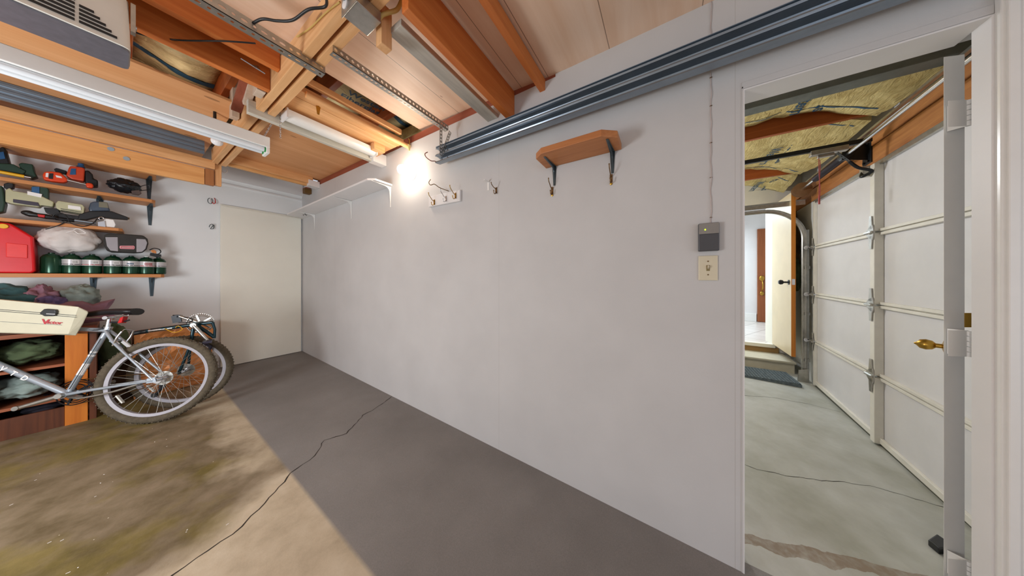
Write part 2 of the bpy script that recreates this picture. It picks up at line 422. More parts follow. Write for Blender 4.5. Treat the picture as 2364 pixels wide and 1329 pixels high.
        if bevel:
            md = o.modifiers.new('bevel', 'BEVEL'); md.width = bevel; md.segments = seg; md.limit_method = 'ANGLE'; md.angle_limit = math.radians(40)
        return o
def tag(o, label, cat, group=None, kind=None):
    if label: o['label'] = label
    if cat: o['category'] = cat
    if group: o['group'] = group
    if kind: o['kind'] = kind
    return o
def thing(name, label, cat, loc, group=None):
    o = bpy.data.objects.new(name, None); COL.objects.link(o); o.location = V(loc); o.empty_display_size = .05
    o['_o'] = tuple(V(loc)); return tag(o, label, cat, group)
def struct(o): o['kind'] = 'structure'; return o
def text(name, body, size, origin, xdir, ydir, mat, parent, extrude=.0006, bold=0.0, shear=0.0, local=False):
    cu = bpy.data.curves.new(name, 'FONT'); cu.body = body; cu.size = size; cu.extrude = extrude; cu.offset = bold; cu.shear = shear
    cu.resolution_u = 3
    tmp = bpy.data.objects.new(name, cu); COL.objects.link(tmp); dg = bpy.context.evaluated_depsgraph_get(); dg.update()
    me = bpy.data.meshes.new_from_object(tmp.evaluated_get(dg)); bpy.data.objects.remove(tmp); bpy.data.curves.remove(cu)
    x = V(xdir).normalized(); y = V(ydir).normalized(); z = x.cross(y)
    m = Matrix(((x.x, y.x, z.x, 0), (x.y, y.y, z.y, 0), (x.z, y.z, z.z, 0), (0, 0, 0, 1)))
    po = V(parent['_o']) if not local else V((0, 0, 0))
    me.transform(m); me.transform(Matrix.Translation(V(origin) - po)); me.materials.clear(); me.materials.append(mat)
    o = bpy.data.objects.new(name, me); COL.objects.link(o); o.parent = parent; o['_o'] = tuple(po); return o
def arc(c, a, b, r, t0, t1, n=10):
    c, a, b = V(c), V(a), V(b); return [c + a * (r * math.cos(t0 + (t1 - t0) * i / n)) + b * (r * math.sin(t0 + (t1 - t0) * i / n)) for i in range(n + 1)]
def smoothpath(pts, n=6):
    pts = [V(p) for p in pts]; out = []
    P = [pts[0]] + pts + [pts[-1]]
    for i in range(1, len(P) - 2):
        for k in range(n):
            t = k / n; p0, p1, p2, p3 = P[i - 1:i + 3]
            out.append(.5 * ((2 * p1) + (p2 - p0) * t + (2 * p0 - 5 * p1 + 4 * p2 - p3) * t * t + (3 * p1 - p0 - 3 * p2 + p3) * t ** 3))
    return out + [pts[-1]]
UX, UY, UZ = V((1, 0, 0)), V((0, 1, 0)), V((0, 0, 1))

# ================================================================== the setting
b = MB(); T = .12
def slab(b, x0, x1, y0, y1, zf, t=T):
    c = [(x0, y0), (x1, y0), (x1, y1), (x0, y1)]
    b.add([(x, y, zf(x, y)) for x, y in c] + [(x, y, zf(x, y) - t) for x, y in c], [(0, 1, 2, 3), (7, 6, 5, 4), (0, 4, 5, 1), (1, 5, 6, 2), (2, 6, 7, 3), (3, 7, 4, 0)])
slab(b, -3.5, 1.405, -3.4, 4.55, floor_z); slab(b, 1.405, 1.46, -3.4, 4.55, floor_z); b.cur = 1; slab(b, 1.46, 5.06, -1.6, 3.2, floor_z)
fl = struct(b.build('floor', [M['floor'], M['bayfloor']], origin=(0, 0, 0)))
def crack(pts, w, mat, seed):
    rnd = random.Random(seed); P = []
    for i in range(len(pts) - 1):
        a, c = V(pts[i]), V(pts[i + 1]); n = max(2, int((c - a).length / .03))
        for k in range(n):
            q = a.lerp(c, k / n); d = (c - a).normalized(); q += V((-d.y, d.x)) * rnd.uniform(-1, 1) * .006; P.append(q)
    P.append(V(pts[-1])); b = MB(); L = []; R = []
    for i, q in enumerate(P):
        d = (P[min(i + 1, len(P) - 1)] - P[max(i - 1, 0)]).normalized(); nn = V((-d.y, d.x)); ww = w * rnd.uniform(.4, 1.2)
        for S, sgn in ((L, 1), (R, -1)):
            x = q + nn * ww * sgn; S.append((x.x, x.y, floor_z(x.x, x.y) + .0008))
    n = len(P); b.add(L + R, [(i, i + 1, n + i + 1, n + i) for i in range(n - 1)])
    return b.build('crack', mat, fl)
def fxy(px, py):
    r = ray(px, py); x, y = 0, 0
    for _ in range(20):
        k = (floor_z(x, y) - EYE) / r.z; x, y = r.x * k, r.y * k
    return (x, y)
crack([fxy(*p) for p in ((905, 915), (868, 942), (838, 958), (800, 1000), (748, 1016), (728, 1052), (668, 1092), (655, 1112), (582, 1190), (560, 1215), (480, 1270), (398, 1328))] + [(.02, 1.60), (-.5, 1.5)], .0032, M['conc'], 3)
crack([fxy(*p) for p in ((1718, 912), (1790, 918), (1870, 933), (1940, 951))], .0018, M['conc'], 4)
crack([fxy(*p) for p in ((1718, 1072), (1750, 1085), (1790, 1092), (1830, 1100), (1880, 1107), (1950, 1112), (2010, 1122), (2060, 1135), (2110, 1150), (2178, 1170))], .0018, M['conc'], 5)

WX = 1.405; HD = .80 + 1.25; JL, JR = -.288, -.85
b = MB(); b.box(WX, WX + .11, JL, 4.46, -.12, 2.47); b.box(WX, WX + .11, JR, JL, HD, 2.488); b.box(WX, WX + .053, -1.45, JR, -.15, HD); b.box(WX, WX + .11, -1.45, JR, HD, 2.488)
b.box(WX, WX + .11, JL, .56, 2.47, 2.488)
struct(b.build('wall_right', M['wall'], origin=(0, 0, 0)))
# frame of the opening: jamb liners and casing on the right side, stop strip at the head
b = MB(); b.box(WX - .004, WX + .056, JR - .004, JR + .002, floor_z(1.4, -.8) - .01, HD); b.box(WX - .004, WX + .113, JL - .004, JL + .001, floor_z(1.4, -.3) - .01, HD)
b.box(WX - .004, WX + .113, JR, JL, HD - .006, HD)
struct(b.build('trim_1', M['white'], origin=(0, 0, 0), bevel=.002))
b = MB()
for y0, y1, th in ((JR - .052, JR - .003, .020), (JR - .030, JR - .010, .027)): b.box(WX - th, WX, y0, y1, -.06, HD + .05)
b.box(WX - .012, WX, JR - .052, JL + .004, HD + .003, HD + .05) if False else None
struct(b.build('trim_2', M['white_gloss'], origin=(0, 0, 0), bevel=.003))
b = MB(); b.box(WX - .003, WX, JL + .0, JL + .006, floor_z(1.4, -.3), HD + .012); b.box(WX - .003, WX, JR - .003, JL + .006, HD + .002, HD + .03)
struct(b.build('trim_3', M['wall'], origin=(0, 0, 0), bevel=.003))

YB = 4.436
b = MB(); b.box(-3.5, WX + .11, YB, YB + .12, -.1, 3.15)
struct(b.build('wall_back', M['backwall'], origin=(0, 0, 0)))
b = MB(); b.box(-3.55, -3.4, -1.5, YB + .1, -.2, 3.15); struct(b.build('wall_left', M['backwall'], origin=(0, 0, 0)))
# thin batten across the back wall and the white slab door below it
pz = lambda x, h: 1.25 + h
b = MB(); b.box(.25, WX, YB - .012, YB, 2.352, 2.37); struct(b.build('trim_4', M['white'], origin=(0, 0, 0), bevel=.002))
b = MB(); b.box(.25, WX, YB - .022, YB, 2.42, 2.75); struct(b.build('trim_5', M['white'], origin=(0, 0, 0)))
dl = .637; zt = 2.098; zb = floor_z(0, YB)
b = MB(); b.box(dl, 1.385, YB - .030, YB - .004, zb + .004, zt - .012)
dr = struct(b.build('door_1', M['cream'], origin=(0, 0, 0), bevel=.003))
b = MB(); b.box(dl - .002, WX, YB - .034, YB - .028, zt - .012, zt - .004); b.box(dl - .004, WX, YB - .024, YB, zt - .004, zt + .010)
struct(b.build('trim_6', M['cream'], origin=(0, 0, 0), bevel=.002))

# ceiling boards of this bay, rising slightly towards the back
b = MB(); yy = [-3.4, .50, 1.86]; zz = [2.487, 2.487, 2.575]
b.add([(x, y, z + t) for t in (0, .02) for x in (-3.5, 1.512) for y, z in zip(yy, zz)],
      [(0, 1, 4, 3), (1, 2, 5, 4), (6, 9, 10, 7), (7, 10, 11, 8), (0, 3, 9, 6), (2, 8, 11, 5), (0, 6, 7, 1), (1, 7, 8, 2), (3, 4, 10, 9), (4, 5, 11, 10)])
struct(b.build('ceiling', M['ceil'], origin=(0, 0, 0)))
b = MB(); b.box(-3.6, 5.2, -1.7, YB + .2, 3.15, 3.25); struct(b.build('ceiling', M['ply_dark'], origin=(0, 0, 0)))
b = MB(); b.box(WX + .006, WX + .10, .56, YB, 2.47, 2.535); struct(b.build('trim_7', M['red_y'], origin=(0, 0, 0)))

# the next bay and the house beyond it
def G(e, off, z): return GO + GE * e + GN * off + V((0, 0, z))
b = MB()
b.prism([G(-.86, 0, -.1), G(-.03, 0, -.1), G(-.03, 0, 2.145), G(-.86, 0, 2.145)], GN * -.12); b.prism([G(-.86, -.09, 2.41), G(2.9, -.09, 2.41), G(2.9, -.09, 3.15), G(-.86, -.09, 3.15)], GN * -.1)
struct(b.build('wall_front', M['backwall'], origin=(0, 0, 0)))
b = MB(); b.box(5.03, 5.15, -1.70, -1.345, -.1, 3.15); b.box(5.03, 5.15, -.55, 3.2, -.1, 3.15); b.box(5.03, 5.15, -1.345, -.55, 2.31, 3.15)
struct(b.build('wall_house', M['cream'], origin=(0, 0, 0)))
b = MB(); b.box(5.022, 5.30, -1.42, -1.341, .273, 2.305); b.box(5.015, 5.05, -.60, -.55, .273, 2.31); struct(b.build('trim_8', M['cream'], origin=(0, 0, 0)))
b = MB(); b.box(5.0, 7.6, -3.1, 1.1, .17, .273); struct(b.build('floor', M['tile'], origin=(0, 0, 0)))
b = MB(); b.box(7.46, 7.56, -3.1, 1.1, .27, 2.9); struct(b.build('wall_hall', M['white'], origin=(0, 0, 0)))
b = MB(); b.box(5.15, 7.5, 1.0, 1.1, .27, 2.9); struct(b.build('wall_hall', M['white'], origin=(0, 0, 0)))
b = MB(); b.box(5.15, 7.5, -3.1, -3.0, .27, 2.9); struct(b.build('wall_hall', M['white'], origin=(0, 0, 0)))
b = MB(); b.box(5.1, 7.6, -3.1, 1.1, 2.75, 2.85); struct(b.build('ceiling', M['white'], origin=(0, 0, 0)))
b = MB(); b.box(7.43, 7.46, -1.74, 1.0, .273, .45); struct(b.build('baseboard_hall', M['white_gloss'], origin=(0, 0, 0), bevel=.004))
b = MB(); b.box(1.52, 5.03, 3.2, 3.3, -.1, 3.15); struct(b.build('wall_bay', M['backwall'], origin=(0, 0, 0)))

# front door of the house with its diamond lattice pane
t = thing('door_2', None, None, (7.42, -2.2, .273)); t['kind'] = 'structure'
y0, y1 = -2.64, -1.75
b = MB()
b.box(7.40, 7.45, y1 - .14, y1, .28, 2.31); b.box(7.40, 7.45, y0, y0 + .14, .28, 2.31); b.box(7.40, 7.45, y0 + .14, y1 - .14, .28, .5)
b.box(7.40, 7.45, y0 + .14, y1 - .14, 1.08, 1.30); b.box(7.40, 7.45, y0 + .14, y1 - .14, 2.16, 2.31)
b.box(7.42, 7.44, y0 + .14, y1 - .14, .5, 1.08); b.box(7.405, 7.43, y0 + .20, y1 - .20, .56, 1.02)
b.build('door_leaf', M['doorwood'], t, bevel=.004)
b = MB(); b.box(7.425, 7.432, y0 + .14, y1 - .14, 1.30, 2.16)
b.build('pane', plain('daylit_pane', 'dcecf6', .1, emis='d4e8fa', es=.9), t)
b = MB(); w = (y1 - y0 - .28); 
for k in range(-3, 5):
    for s in (1, -1):
        p = V((7.412, y0 + .14 + w / 2 + (-w / 2) * s, 1.30 + k * .215 * 1.0)); q = p + V((0, w * s, .215 * 2.2))
        a, c = p, q; lo, hi = 1.30, 2.16; z0, z1 = a.z, c.z
        if z1 <= lo or z0 >= hi: continue
        u0 = max(0, (lo - z0) / (z1 - z0)); u1 = min(1, (hi - z0) / (z1 - z0)); b.beam(a.lerp(c, u0), a.lerp(c, u1), .014, .018, UX)
b.build('lattice', M['doorwood'], t)
b = MB(); b.ball((7.385, y1 - .065, 1.23), .02, .045, .06); b.tube(smoothpath([(7.39, y1 - .065, 1.20), (7.33, y1 - .065, 1.12), (7.33, y1 - .065, 1.02), (7.385, y1 - .065, .96)]), .012)
b.ball((7.385, y1 - .065, .90), .015, .035, .045); b.build('door_handle', M['brass'], t, smooth=60)

# ---- house door leaf, swung open into the bay
hp, ep = V((5.0, -1.335, 0)), V((4.30, -1.312, 0)); d = (ep - hp).normalized(); nn = V((-d.y, d.x, 0)); nn = nn if nn.y > 0 else -nn
t = thing('door_3', None, None, hp + V((0, 0, .29))); t['kind'] = 'structure'
zb_, zt_ = .292, 2.28
b = MB(); q = [hp, ep, ep - nn * .036, hp - nn * .036]; b.prism([p + V((0, 0, zb_)) for p in q], (0, 0, zt_ - zb_)); b.build('door_leaf', M['cream_door'], t, bevel=.0015)
b = MB(); e2 = ep + d * .002; q = [ep + nn * .0005, e2 + nn * .0005, e2 - nn * .0365, ep - nn * .0365]; b.prism([p + V((0, 0, zb_)) for p in q], (0, 0, zt_ - zb_)); b.build('edge_banding', M['dooredge'], t)
k = ep - d * .07 + V((0, 0, 1.19))
b = MB(); b.lathe(k, nn, [(.03, 0), (.03, .006), (.011, .010), (.011, .045), (.026, .055), (.030, .075), (.020, .090), (.001, .092)]); b.build('door_handle', M['blackmetal'], t, smooth=50)
b = MB(); b.beam(e2 + V((0, 0, 1.16)) - nn * .018, e2 + V((0, 0, 1.23)) - nn * .018, .003, .026, nn); b.build('latch_plate', M['steel'], t)

# ---- step and threshold below the house door
b = MB(); b.box(4.58, 5.0, -1.43, -.25, 0, .135); b.box(4.56, 5.0, -1.44, -.24, .135, .162)
tag(b.build('concrete_step', M['step'], bevel=.006), 'low painted step below the house doorway in the next bay', 'step')
b = MB(); b.box(4.985, 5.03, -1.40, -.40, .162, .235); b.cur = 1; b.box(4.965, 5.06, -1.36, -.50, .235, .285)
tag(b.build('door_sill', [M['stepdark'], M['cream']], bevel=.004), 'worn wooden sill at the foot of the house doorway', 'sill')
b = MB()
for i in range(26):
    for j in range(14): b.box(4.07 + j * .03, 4.07 + j * .03 + .024, -1.32 + i * .03, -1.32 + i * .03 + .024, floor_z(4.3, -.9) - .02, floor_z(4.3, -.9) + .022)
b.box(4.065, 4.49, -1.325, -.54, floor_z(4.3, -.9) - .03, floor_z(4.3, -.9) + .010)
tag(b.build('doormat', M['mat']), 'grey ribbed doormat on the floor in front of the house step', 'mat')
# jacket hanging on the wall behind the open leaf
def nz(p, s=1.0, k=1.0): return noise.noise(V(p) * s) * k
def cloth_blob(c, r, seed, amp=.22, fr=2.2, seg=32, rings=20):
    return MB().ball(c, *r, seg=seg, rings=rings, fn=lambda d: 1 + amp * noise.noise(d * fr + V((seed, seed * .7, 0))) + amp * .55 * noise.noise(d * fr * 2.7 + V((seed * 2, 0, 3))) )
t = thing('jacket', 'dark brown jacket hanging beside the open cream door in the next bay', 'jacket', (4.62, -1.47, 1.1))
cloth_blob((4.66, -1.42, 1.62), (.20, .045, .50), 4, .25, 3).build('jacket_body', M['brownjacket'], t, smooth=60)
cloth_blob((4.50, -1.41, 1.28), (.10, .045, .20), 9, .3, 3).build('sleeve', M['olive'], t, smooth=60)
b = MB(); b.box(4.78, 4.93, -1.50, -1.44, 2.02, 2.16)
tag(b.build('junction_box', M['hdr'], bevel=.004), 'small orange-brown wooden block high on the wall behind the track bend', 'block')

# ================================================================== overhead door of the next bay
L = 2.72; gd = thing('overhead_door', 'white four-section overhead garage door with metal stiles, closed, in next bay', 'garage door', G(0, 0, 0))
zj = [0.005, .514, 1.052, 1.60, 2.127]; tilt = -.016
def gz(e, z): return z + tilt * e * (1 - z / 2.4)
cs = (onG(2036, 640) - GO).dot(GE)            # distance of the centre stile from the door's end
for k in range(4):
    b = MB(); z0, z1 = zj[k] + .004, zj[k + 1] - .004
    b.prism([G(0, .0, gz(0, z0)), G(L, .0, gz(L, z0)), G(L, .0, gz(L, z1)), G(0, .0, gz(0, z1))], GN * -.03)
    s = b.build('door_section', M['gdoor'], gd)
    b = MB()
    for e, w, o in ((.03, .05, .022), (cs, .055, .045), (L - .05, .06, .03)):
        b.prism([G(e - w / 2, 0, gz(e, z0 + .004)), G(e + w / 2, 0, gz(e, z0 + .004)), G(e + w / 2, 0, gz(e, z1 - .004)), G(e - w / 2, 0, gz(e, z1 - .004))], GN * o)
    b.build('stile', M['gstrut'], s, bevel=.003)
for k, z in enumerate(zj[1:4]):
    b = MB()
    for dz in (-.024, .004):
        b.prism([G(.05, 0, gz(0, z + dz)), G(L, 0, gz(L, z + dz)), G(L, 0, gz(L, z + dz + .020)), G(.05, 0, gz(0, z + dz + .020))], GN * .022)
    b.prism([G(.05, .0, gz(0, z - .004)), G(L, .0, gz(L, z - .004)), G(L, .0, gz(L, z + .004)), G(.05, .0, gz(0, z + .004))], GN * .008)
    b.build('section_rail', M['gstrut'], gd, bevel=.002)
    for e in (.03, cs):
        o = .048 if e > .5 else .03; b = MB(); c = G(e, o, gz(e, z)); s_ = 1.25 if e > .5 else 1.0
        def pt(x, y, n): return c + GE * x * s_ + UZ * y * s_ + GN * n
        b.prism([pt(-.055, 0, 0), pt(-.02, .03, 0), pt(.02, .045, 0), pt(.035, 0, 0), pt(.02, -.045, 0), pt(-.02, -.03, 0)], GN * .006)
        b.prism([pt(-.018, .02, 0), pt(.018, .02, 0), pt(.010, .10, 0), pt(-.010, .10, 0)], GN * .006); b.prism([pt(-.018, -.02, 0), pt(.018, -.02, 0), pt(.010, -.10, 0), pt(-.010, -.10, 0)], GN * .006)
        
        b.cyl(pt(-.04, 0, .010), pt(.03, 0, .010), .010, n=10); b.lathe(pt(.0, .0, .006), GN, [(.014, 0), (.014, .006), (.002, .008)], 10)
        h = b.build('hinge', M['galv'], gd)
        if e < .5:
            b = MB(); b.cyl(pt(-.02, 0, .03), pt(-.10, 0, .03), .006, n=8); b.cyl(pt(-.06, 0, .03), pt(-.09, 0, .03), .023, n=16); b.build('roller', M['steel'], h)
b = MB(); b.prism([G(0, .012, gz(0, -.012)), G(L, .012, -.062), G(L, .012, -.028), G(0, .012, gz(0, .03))], GN * -.05); b.build('bottom_seal', M['dark_strip'], gd)
b = MB(); b.prism([G(0, .02, gz(0, .03)), G(L, .02, gz(L, .005)), G(L, .02, gz(L, .045)), G(0, .02, gz(0, .07))], GN * -.02); b.build('bottom_rail', M['gstrut'], gd, bevel=.003)
b = MB(); b.prism([G(0, 0, 2.10), G(L, 0, 2.10), G(L, 0, 2.135), G(0, 0, 2.135)], GN * .02); b.build('top_rail', M['galv'], gd, bevel=.002)
b = MB(); c = G(cs - .05, .03, 2.00); b.box(c.x - .02, c.x + .02, c.y - .02, c.y + .05, 2.04, 2.12); b.build('arm_bracket', M['galv'], gd)

# timber header above the door, built of boards
for z0, z1, o in ((2.15, 2.29, .0), (2.295, 2.40, .006)):
    b = MB(); b.prism([G(-.86, o, z0), G(L, o, z0), G(L, o, z1), G(-.86, o, z1)], GN * -.12)
    tag(b.build('header_board', M['hdr'], bevel=.004), ('lower' if z0 < 2.2 else 'upper') + ' orange timber header board above the overhead door', 'beam')
b = MB(); b.prism([G(-.3, .03, 2.385), G(L, .03, 2.385), G(L, .03, 2.402), G(-.3, .03, 2.402)], GN * .02)
tag(b.build('steel_strip', M['galv']), 'thin grey metal strip along the top of the door header', 'metal strip')
# torsion shaft with springs, drum and centre plate
b = MB(); t = thing('torsion_spring_shaft', 'steel shaft with dark coil spring above the overhead door', 'garage door spring', G(1.2, .1, 2.2))
so, szl = .115, 2.275
b.cyl(G(-.10, so, szl), G(L, so, szl + .0), .0135, n=14); b.build('shaft', M['steel'], t, smooth=50)
ec = (onG(2006, 640) - GO).dot(GE)
for e0, e1 in ((.42, ec - .02),):
    b = MB(); n = int((e1 - e0) / .009); rr = .026
    b.tube([G(e0 + (e1 - e0) * i / (n * 8), so + rr * math.cos(i * math.pi / 4), szl + rr * math.sin(i * math.pi / 4)) for i in range(n * 8 + 1)], .0042, 4)
    b.cyl(G(e0, so, szl), G(e1, so, szl), .0235, n=16); b.build('coil_spring', plain('spring_steel', '55525a', .3, .8, .1), t, smooth=50)
b = MB(); c0 = G(.02, so, szl); b.lathe(c0, GE, [(.02, -.03), (.075, -.03), (.078, -.02), (.06, -.015), (.055, .03), (.075, .035), (.078, .045), (.02, .05)], 28); b.build('cable_drum', plain('rusty_drum', '8a6a4c', .5, .5, .15), t, smooth=40)
b = MB(); b.prism([G(ec - .07, .0, 2.17), G(ec + .05, .0, 2.17), G(ec + .05, .0, 2.36), G(ec - .07, .0, 2.36)], GN * .008)
b.prism([G(ec, .0, 2.20), G(ec + .006, .0, 2.20), G(ec + .006, .14, 2.24), G(ec + .006, .14, 2.31), G(ec, .0, 2.35)], GE * .004); b.cyl(G(ec - .05, so, szl), G(ec + .03, so, szl), .034, n=18); b.cyl(G(ec - .09, so, szl), G(ec - .05, so, szl), .027, n=18)
for a in range(4): b.cyl(G(ec - .04 + .06 * (a % 2), .008, 2.19 + .14 * (a // 2)), G(ec - .04 + .06 * (a % 2), .018, 2.19 + .14 * (a // 2)), .009, n=6)
b.build('centre_plate', M['blackmetal'], t, bevel=.001)
# opener rail, trolley, arm and release cord
p0 = onG(2012, 322, .06); rz = p0.z; rx = p0.x
op = thing('opener_rail', 'black overhead opener rail with trolley and curved door arm in next bay', 'door opener', (rx, 0, rz), None)
b = MB(); b.beam((rx, p0.y, rz), (rx, 2.2, rz), .028, .035); b.build('rail', M['black'], op, bevel=.003)
b = MB()
for i in range(70): b.box(rx - .005, rx + .005, -.15 + i * .012, -.15 + i * .012 + .007, rz - .03, rz - .018)
b.build('chain', M['blackmetal'], op)
r = ray(1912, 352); ty = rx / r.x * r.y
b = MB(); b.box(rx - .022, rx + .022, ty - .10, ty + .10, rz - .05, rz - .01); b.box(rx - .012, rx + .012, ty - .03, ty + .06, rz - .075, rz - .05); b.build('trolley', M['galv'], op, bevel=.004)
tip = G(cs - .05, .07, 2.08); mid = V((rx, ty - .16, rz - .21)); top_ = V((rx, ty - .045, rz - .055))
b = MB(); dd = (mid - top_); b.perf(top_ + V((-.014, 0, 0)), dd, UX, dd.cross(UX), 7, dd.length / 7, .006, .028, .003); b.build('straight_arm', M['blackmetal'], op)
b = MB(); b.tube(smoothpath([top_.lerp(mid, .55), mid.lerp(top_, .08), mid + V((.01, -.06, -.025)), mid.lerp(tip, .6) + V((0, 0, -.045)), tip]), .011, 8); b.build('curved_arm', M['blackmetal'], op, smooth=60)
b = MB(); q = V((rx, ty + .05, rz - .07)); b.tube(smoothpath([q, q + V((-.03, .01, -.12)), q + V((-.02, .0, -.27)), q + V((.0, .0, -.33)), q + V((.02, -.01, -.20)), q + V((.035, -.02, -.08)), q + V((.01, -.01, -.02))]), .0022, 6)
b.cyl(q + V((-.005, 0, -.31)), q + V((-.005, 0, -.38)), .006, n=8); b.build('release_cord', plain('red_cord', 'b04a4a', .6), op, smooth=60)

# ---- curved track at the far side of the door
t = thing('door_track', 'galvanised curved track beside the overhead door, bending up to horizontal', 'door track', G(-.06, .07, 0))
tc = G(-.065, .07, 0); R_ = .36; zc = 1.72
dirh = UY
path = [tc + V((0, 0, z)) for z in (.02, .5, 1.0, 1.5, zc)]
path += [tc + V((0, R_ * (1 - math.cos(a)), zc - 0 + R_ * math.sin(a))) for a in [math.pi / 2 * i / 12 for i in range(1, 13)]]
path += [tc + V((0, R_ + y, zc + R_)) for y in (.4, 1.0, 2.2)]
def track(path, parent, name, mat, w=.05, th=.0022):
    prof = [(-w * .38, w * .30), (-w * .5, w * .18), (-w * .5, 0), (0, -w * .10) , (w * .5, 0), (w * .5, w * .18), (w * .38, w * .30)]
    # a = in the bend plane normal to the path, b = towards the door (-X side)
    B = MB(); n = len(prof); rings = []
    for i, p in enumerate(path):
        dt = (path[min(i + 1, len(path) - 1)] - path[max(i - 1, 0)]).normalized(); a = dt.cross(UX).normalized(); ring = []
        for (x, y) in prof: ring.append(p + a * x - UX * y)
        for (x, y) in prof[::-1]: ring.append(p + a * (x * .93) - UX * (y * .95 - .0) + UX * -.002)
        rings.append(ring)
    m = len(rings[0]); vs_ = [q for r in rings for q in r]
    f = [(i * m + k, i * m + (k + 1) % m, (i + 1) * m + (k + 1) % m, (i + 1) * m + k) for i in range(len(rings) - 1) for k in range(m)]
    B.add(vs_, f); return B.build(name, mat, parent, smooth=35)
track(path, t, 'track_rail', M['galv'])
b = MB(); h0 = tc + V((.03, -.02, zc + R_ + .045)); b.sheet([(0, 0), (0, .055), (.03, .055)], h0, h0 + V((0, 2.5, .0)), (-1, 0, 0), (0, 0, 1), .003); b.build('support_angle', M['galv'], t)
b = MB(); b.sheet([(0, 0), (.05, 0), (.05, .03)], tc + V((.03, -.05, .0)), tc + V((.03, -.05, zc + .1)), (0, 1, 0), (-1, 0, 0), .003)
for z in (.25, .8, 1.35): b.box(tc.x - .01, tc.x + .05, tc.y - .045, tc.y - .0, z, z + .035)
b.build('wall_angle', M['galv'], t)
b = MB(); b.prism([tc + V((-.02, -.03, 0)), tc + V((-.02, .06, 0)), tc + V((-.02, .05, .14)), tc + V((-.02, -.03, .17))], (.012, 0, 0)); b.build('base_bracket', M['galv'], t, bevel=.002)

# ---- roof timbers and insulation of the next bay
def batt(x0, x1, y0, y1, z, seed, name_mat, label, group, nx=14, ny=70, sag=.05, drop=0.0):
    b = MB(); vs_ = []
    for i in range(nx + 1):
        for j in range(ny + 1):
            u = i / nx; x = x0 + (x1 - x0) * u; y = y0 + (y1 - y0) * j / ny
            h = sag * (math.sin(math.pi * u)) * (1 + .9 * noise.noise(V((seed, y * 1.7, u)))) + .025 * noise.noise(V((x * 5, y * 9, seed))) + .012 * noise.noise(V((x * 14, y * 20, seed)))
            vs_.append((x, y, z - h - drop * max(0, 1 - (y - y0) / .45) ** 1.5))
    f = [(i * (ny + 1) + j, i * (ny + 1) + j + 1, (i + 1) * (ny + 1) + j + 1, (i + 1) * (ny + 1) + j) for i in range(nx) for j in range(ny)]
    n = len(vs_); vs_ += [(x, y, z + .09) for x in (x0, x1) for y in (y0, y1)]
    c = [0, ny, nx * (ny + 1), nx * (ny + 1) + ny]; f += [(n, n + 1, n + 3, n + 2)]
    e0 = [i for i in range(ny + 1)]; f.append(tuple(e0[::-1]) + (n, n + 1)); e1 = [nx * (ny + 1) + i for i in range(ny + 1)]; f.append(tuple(e1) + (n + 3, n + 2))
    g0 = [i * (ny + 1) for i in range(nx + 1)]; f.append(tuple(g0) + (n + 2, n)); g1 = [i * (ny + 1) + ny for i in range(nx + 1)]; f.append(tuple(g1[::-1]) + (n + 1, n + 3))
    b.add(vs_, f); t = thing('insulation_batt', label, 'insulation', ((x0 + x1) / 2, (y0 + y1) / 2, z), group); b.build('kraft_facing', name_mat, t, smooth=80)
    def zz_(x, y):
        u = (x - x0) / (x1 - x0)
        return z - (sag * (math.sin(math.pi * u)) * (1 + .9 * noise.noise(V((seed, y * 1.7, u)))) + .025 * noise.noise(V((x * 5, y * 9, seed))) + .012 * noise.noise(V((x * 14, y * 20, seed)))) - .004 - drop * max(0, 1 - (y - y0) / .45) ** 1.5
    return t, zz_
def stripe(t, zf, x, y0, y1, w=.012, seed=0, mat='ink_blue'):
    b = MB(); n = max(4, int((y1 - y0) / .03)); P = []
    for i in range(n + 1):
        y = y0 + (y1 - y0) * i / n; xx = x + .03 * noise.noise(V((seed, y * 3, 0))); P += [(xx - w / 2, y, zf(xx - w / 2, y)), (xx + w / 2, y, zf(xx + w / 2, y))]
    b.add(P, [(2 * i, 2 * i + 1, 2 * i + 3, 2 * i + 2) for i in range(n)]); return b.build('printed_stripe', M[mat], t)
def rafter(x, y0, y1, z0, z1, mat, label, w=.04, name='rafter', group=None):
    b = MB(); b.box(x - w / 2, x + w / 2, y0, y1, z0, z1); return tag(b.build(name, mat, bevel=.003), label, 'rafter', group)
rafter(2.36, -1.42, 3.1, 2.42, 2.56, plain('grey_primed_beam', '6c706a', .6, 0, .2, 12), 'grey primed beam just beyond the doorway head', .10, 'ceiling_beam')
rafter(3.12, -1.40, 3.1, 2.53, 2.70, M['orange_y'], 'orange-brown rafter above the opener rail, nearer of the two')
rafter(4.38, -1.40, 3.1, 2.53, 2.70, M['orange_y'], 'orange-brown rafter nearer the house wall')
ins = []
for x0, x1, sd, lb in ((1.53, 2.30, 2, 'yellow insulation between the partition wall and the grey beam'), (2.43, 3.09, 5, 'yellow paper-faced insulation between the grey beam and the first rafter'),
                       (3.15, 4.35, 8, 'yellow paper-faced insulation between the two orange rafters'), (4.41, 5.02, 11, 'bright yellow insulation between the last rafter and house wall')):
    t, zf = batt(x0, x1, -1.40, 3.0, 2.66, sd, M['insul'], lb, None, drop=.17); ins.append((t, zf, x0, x1))
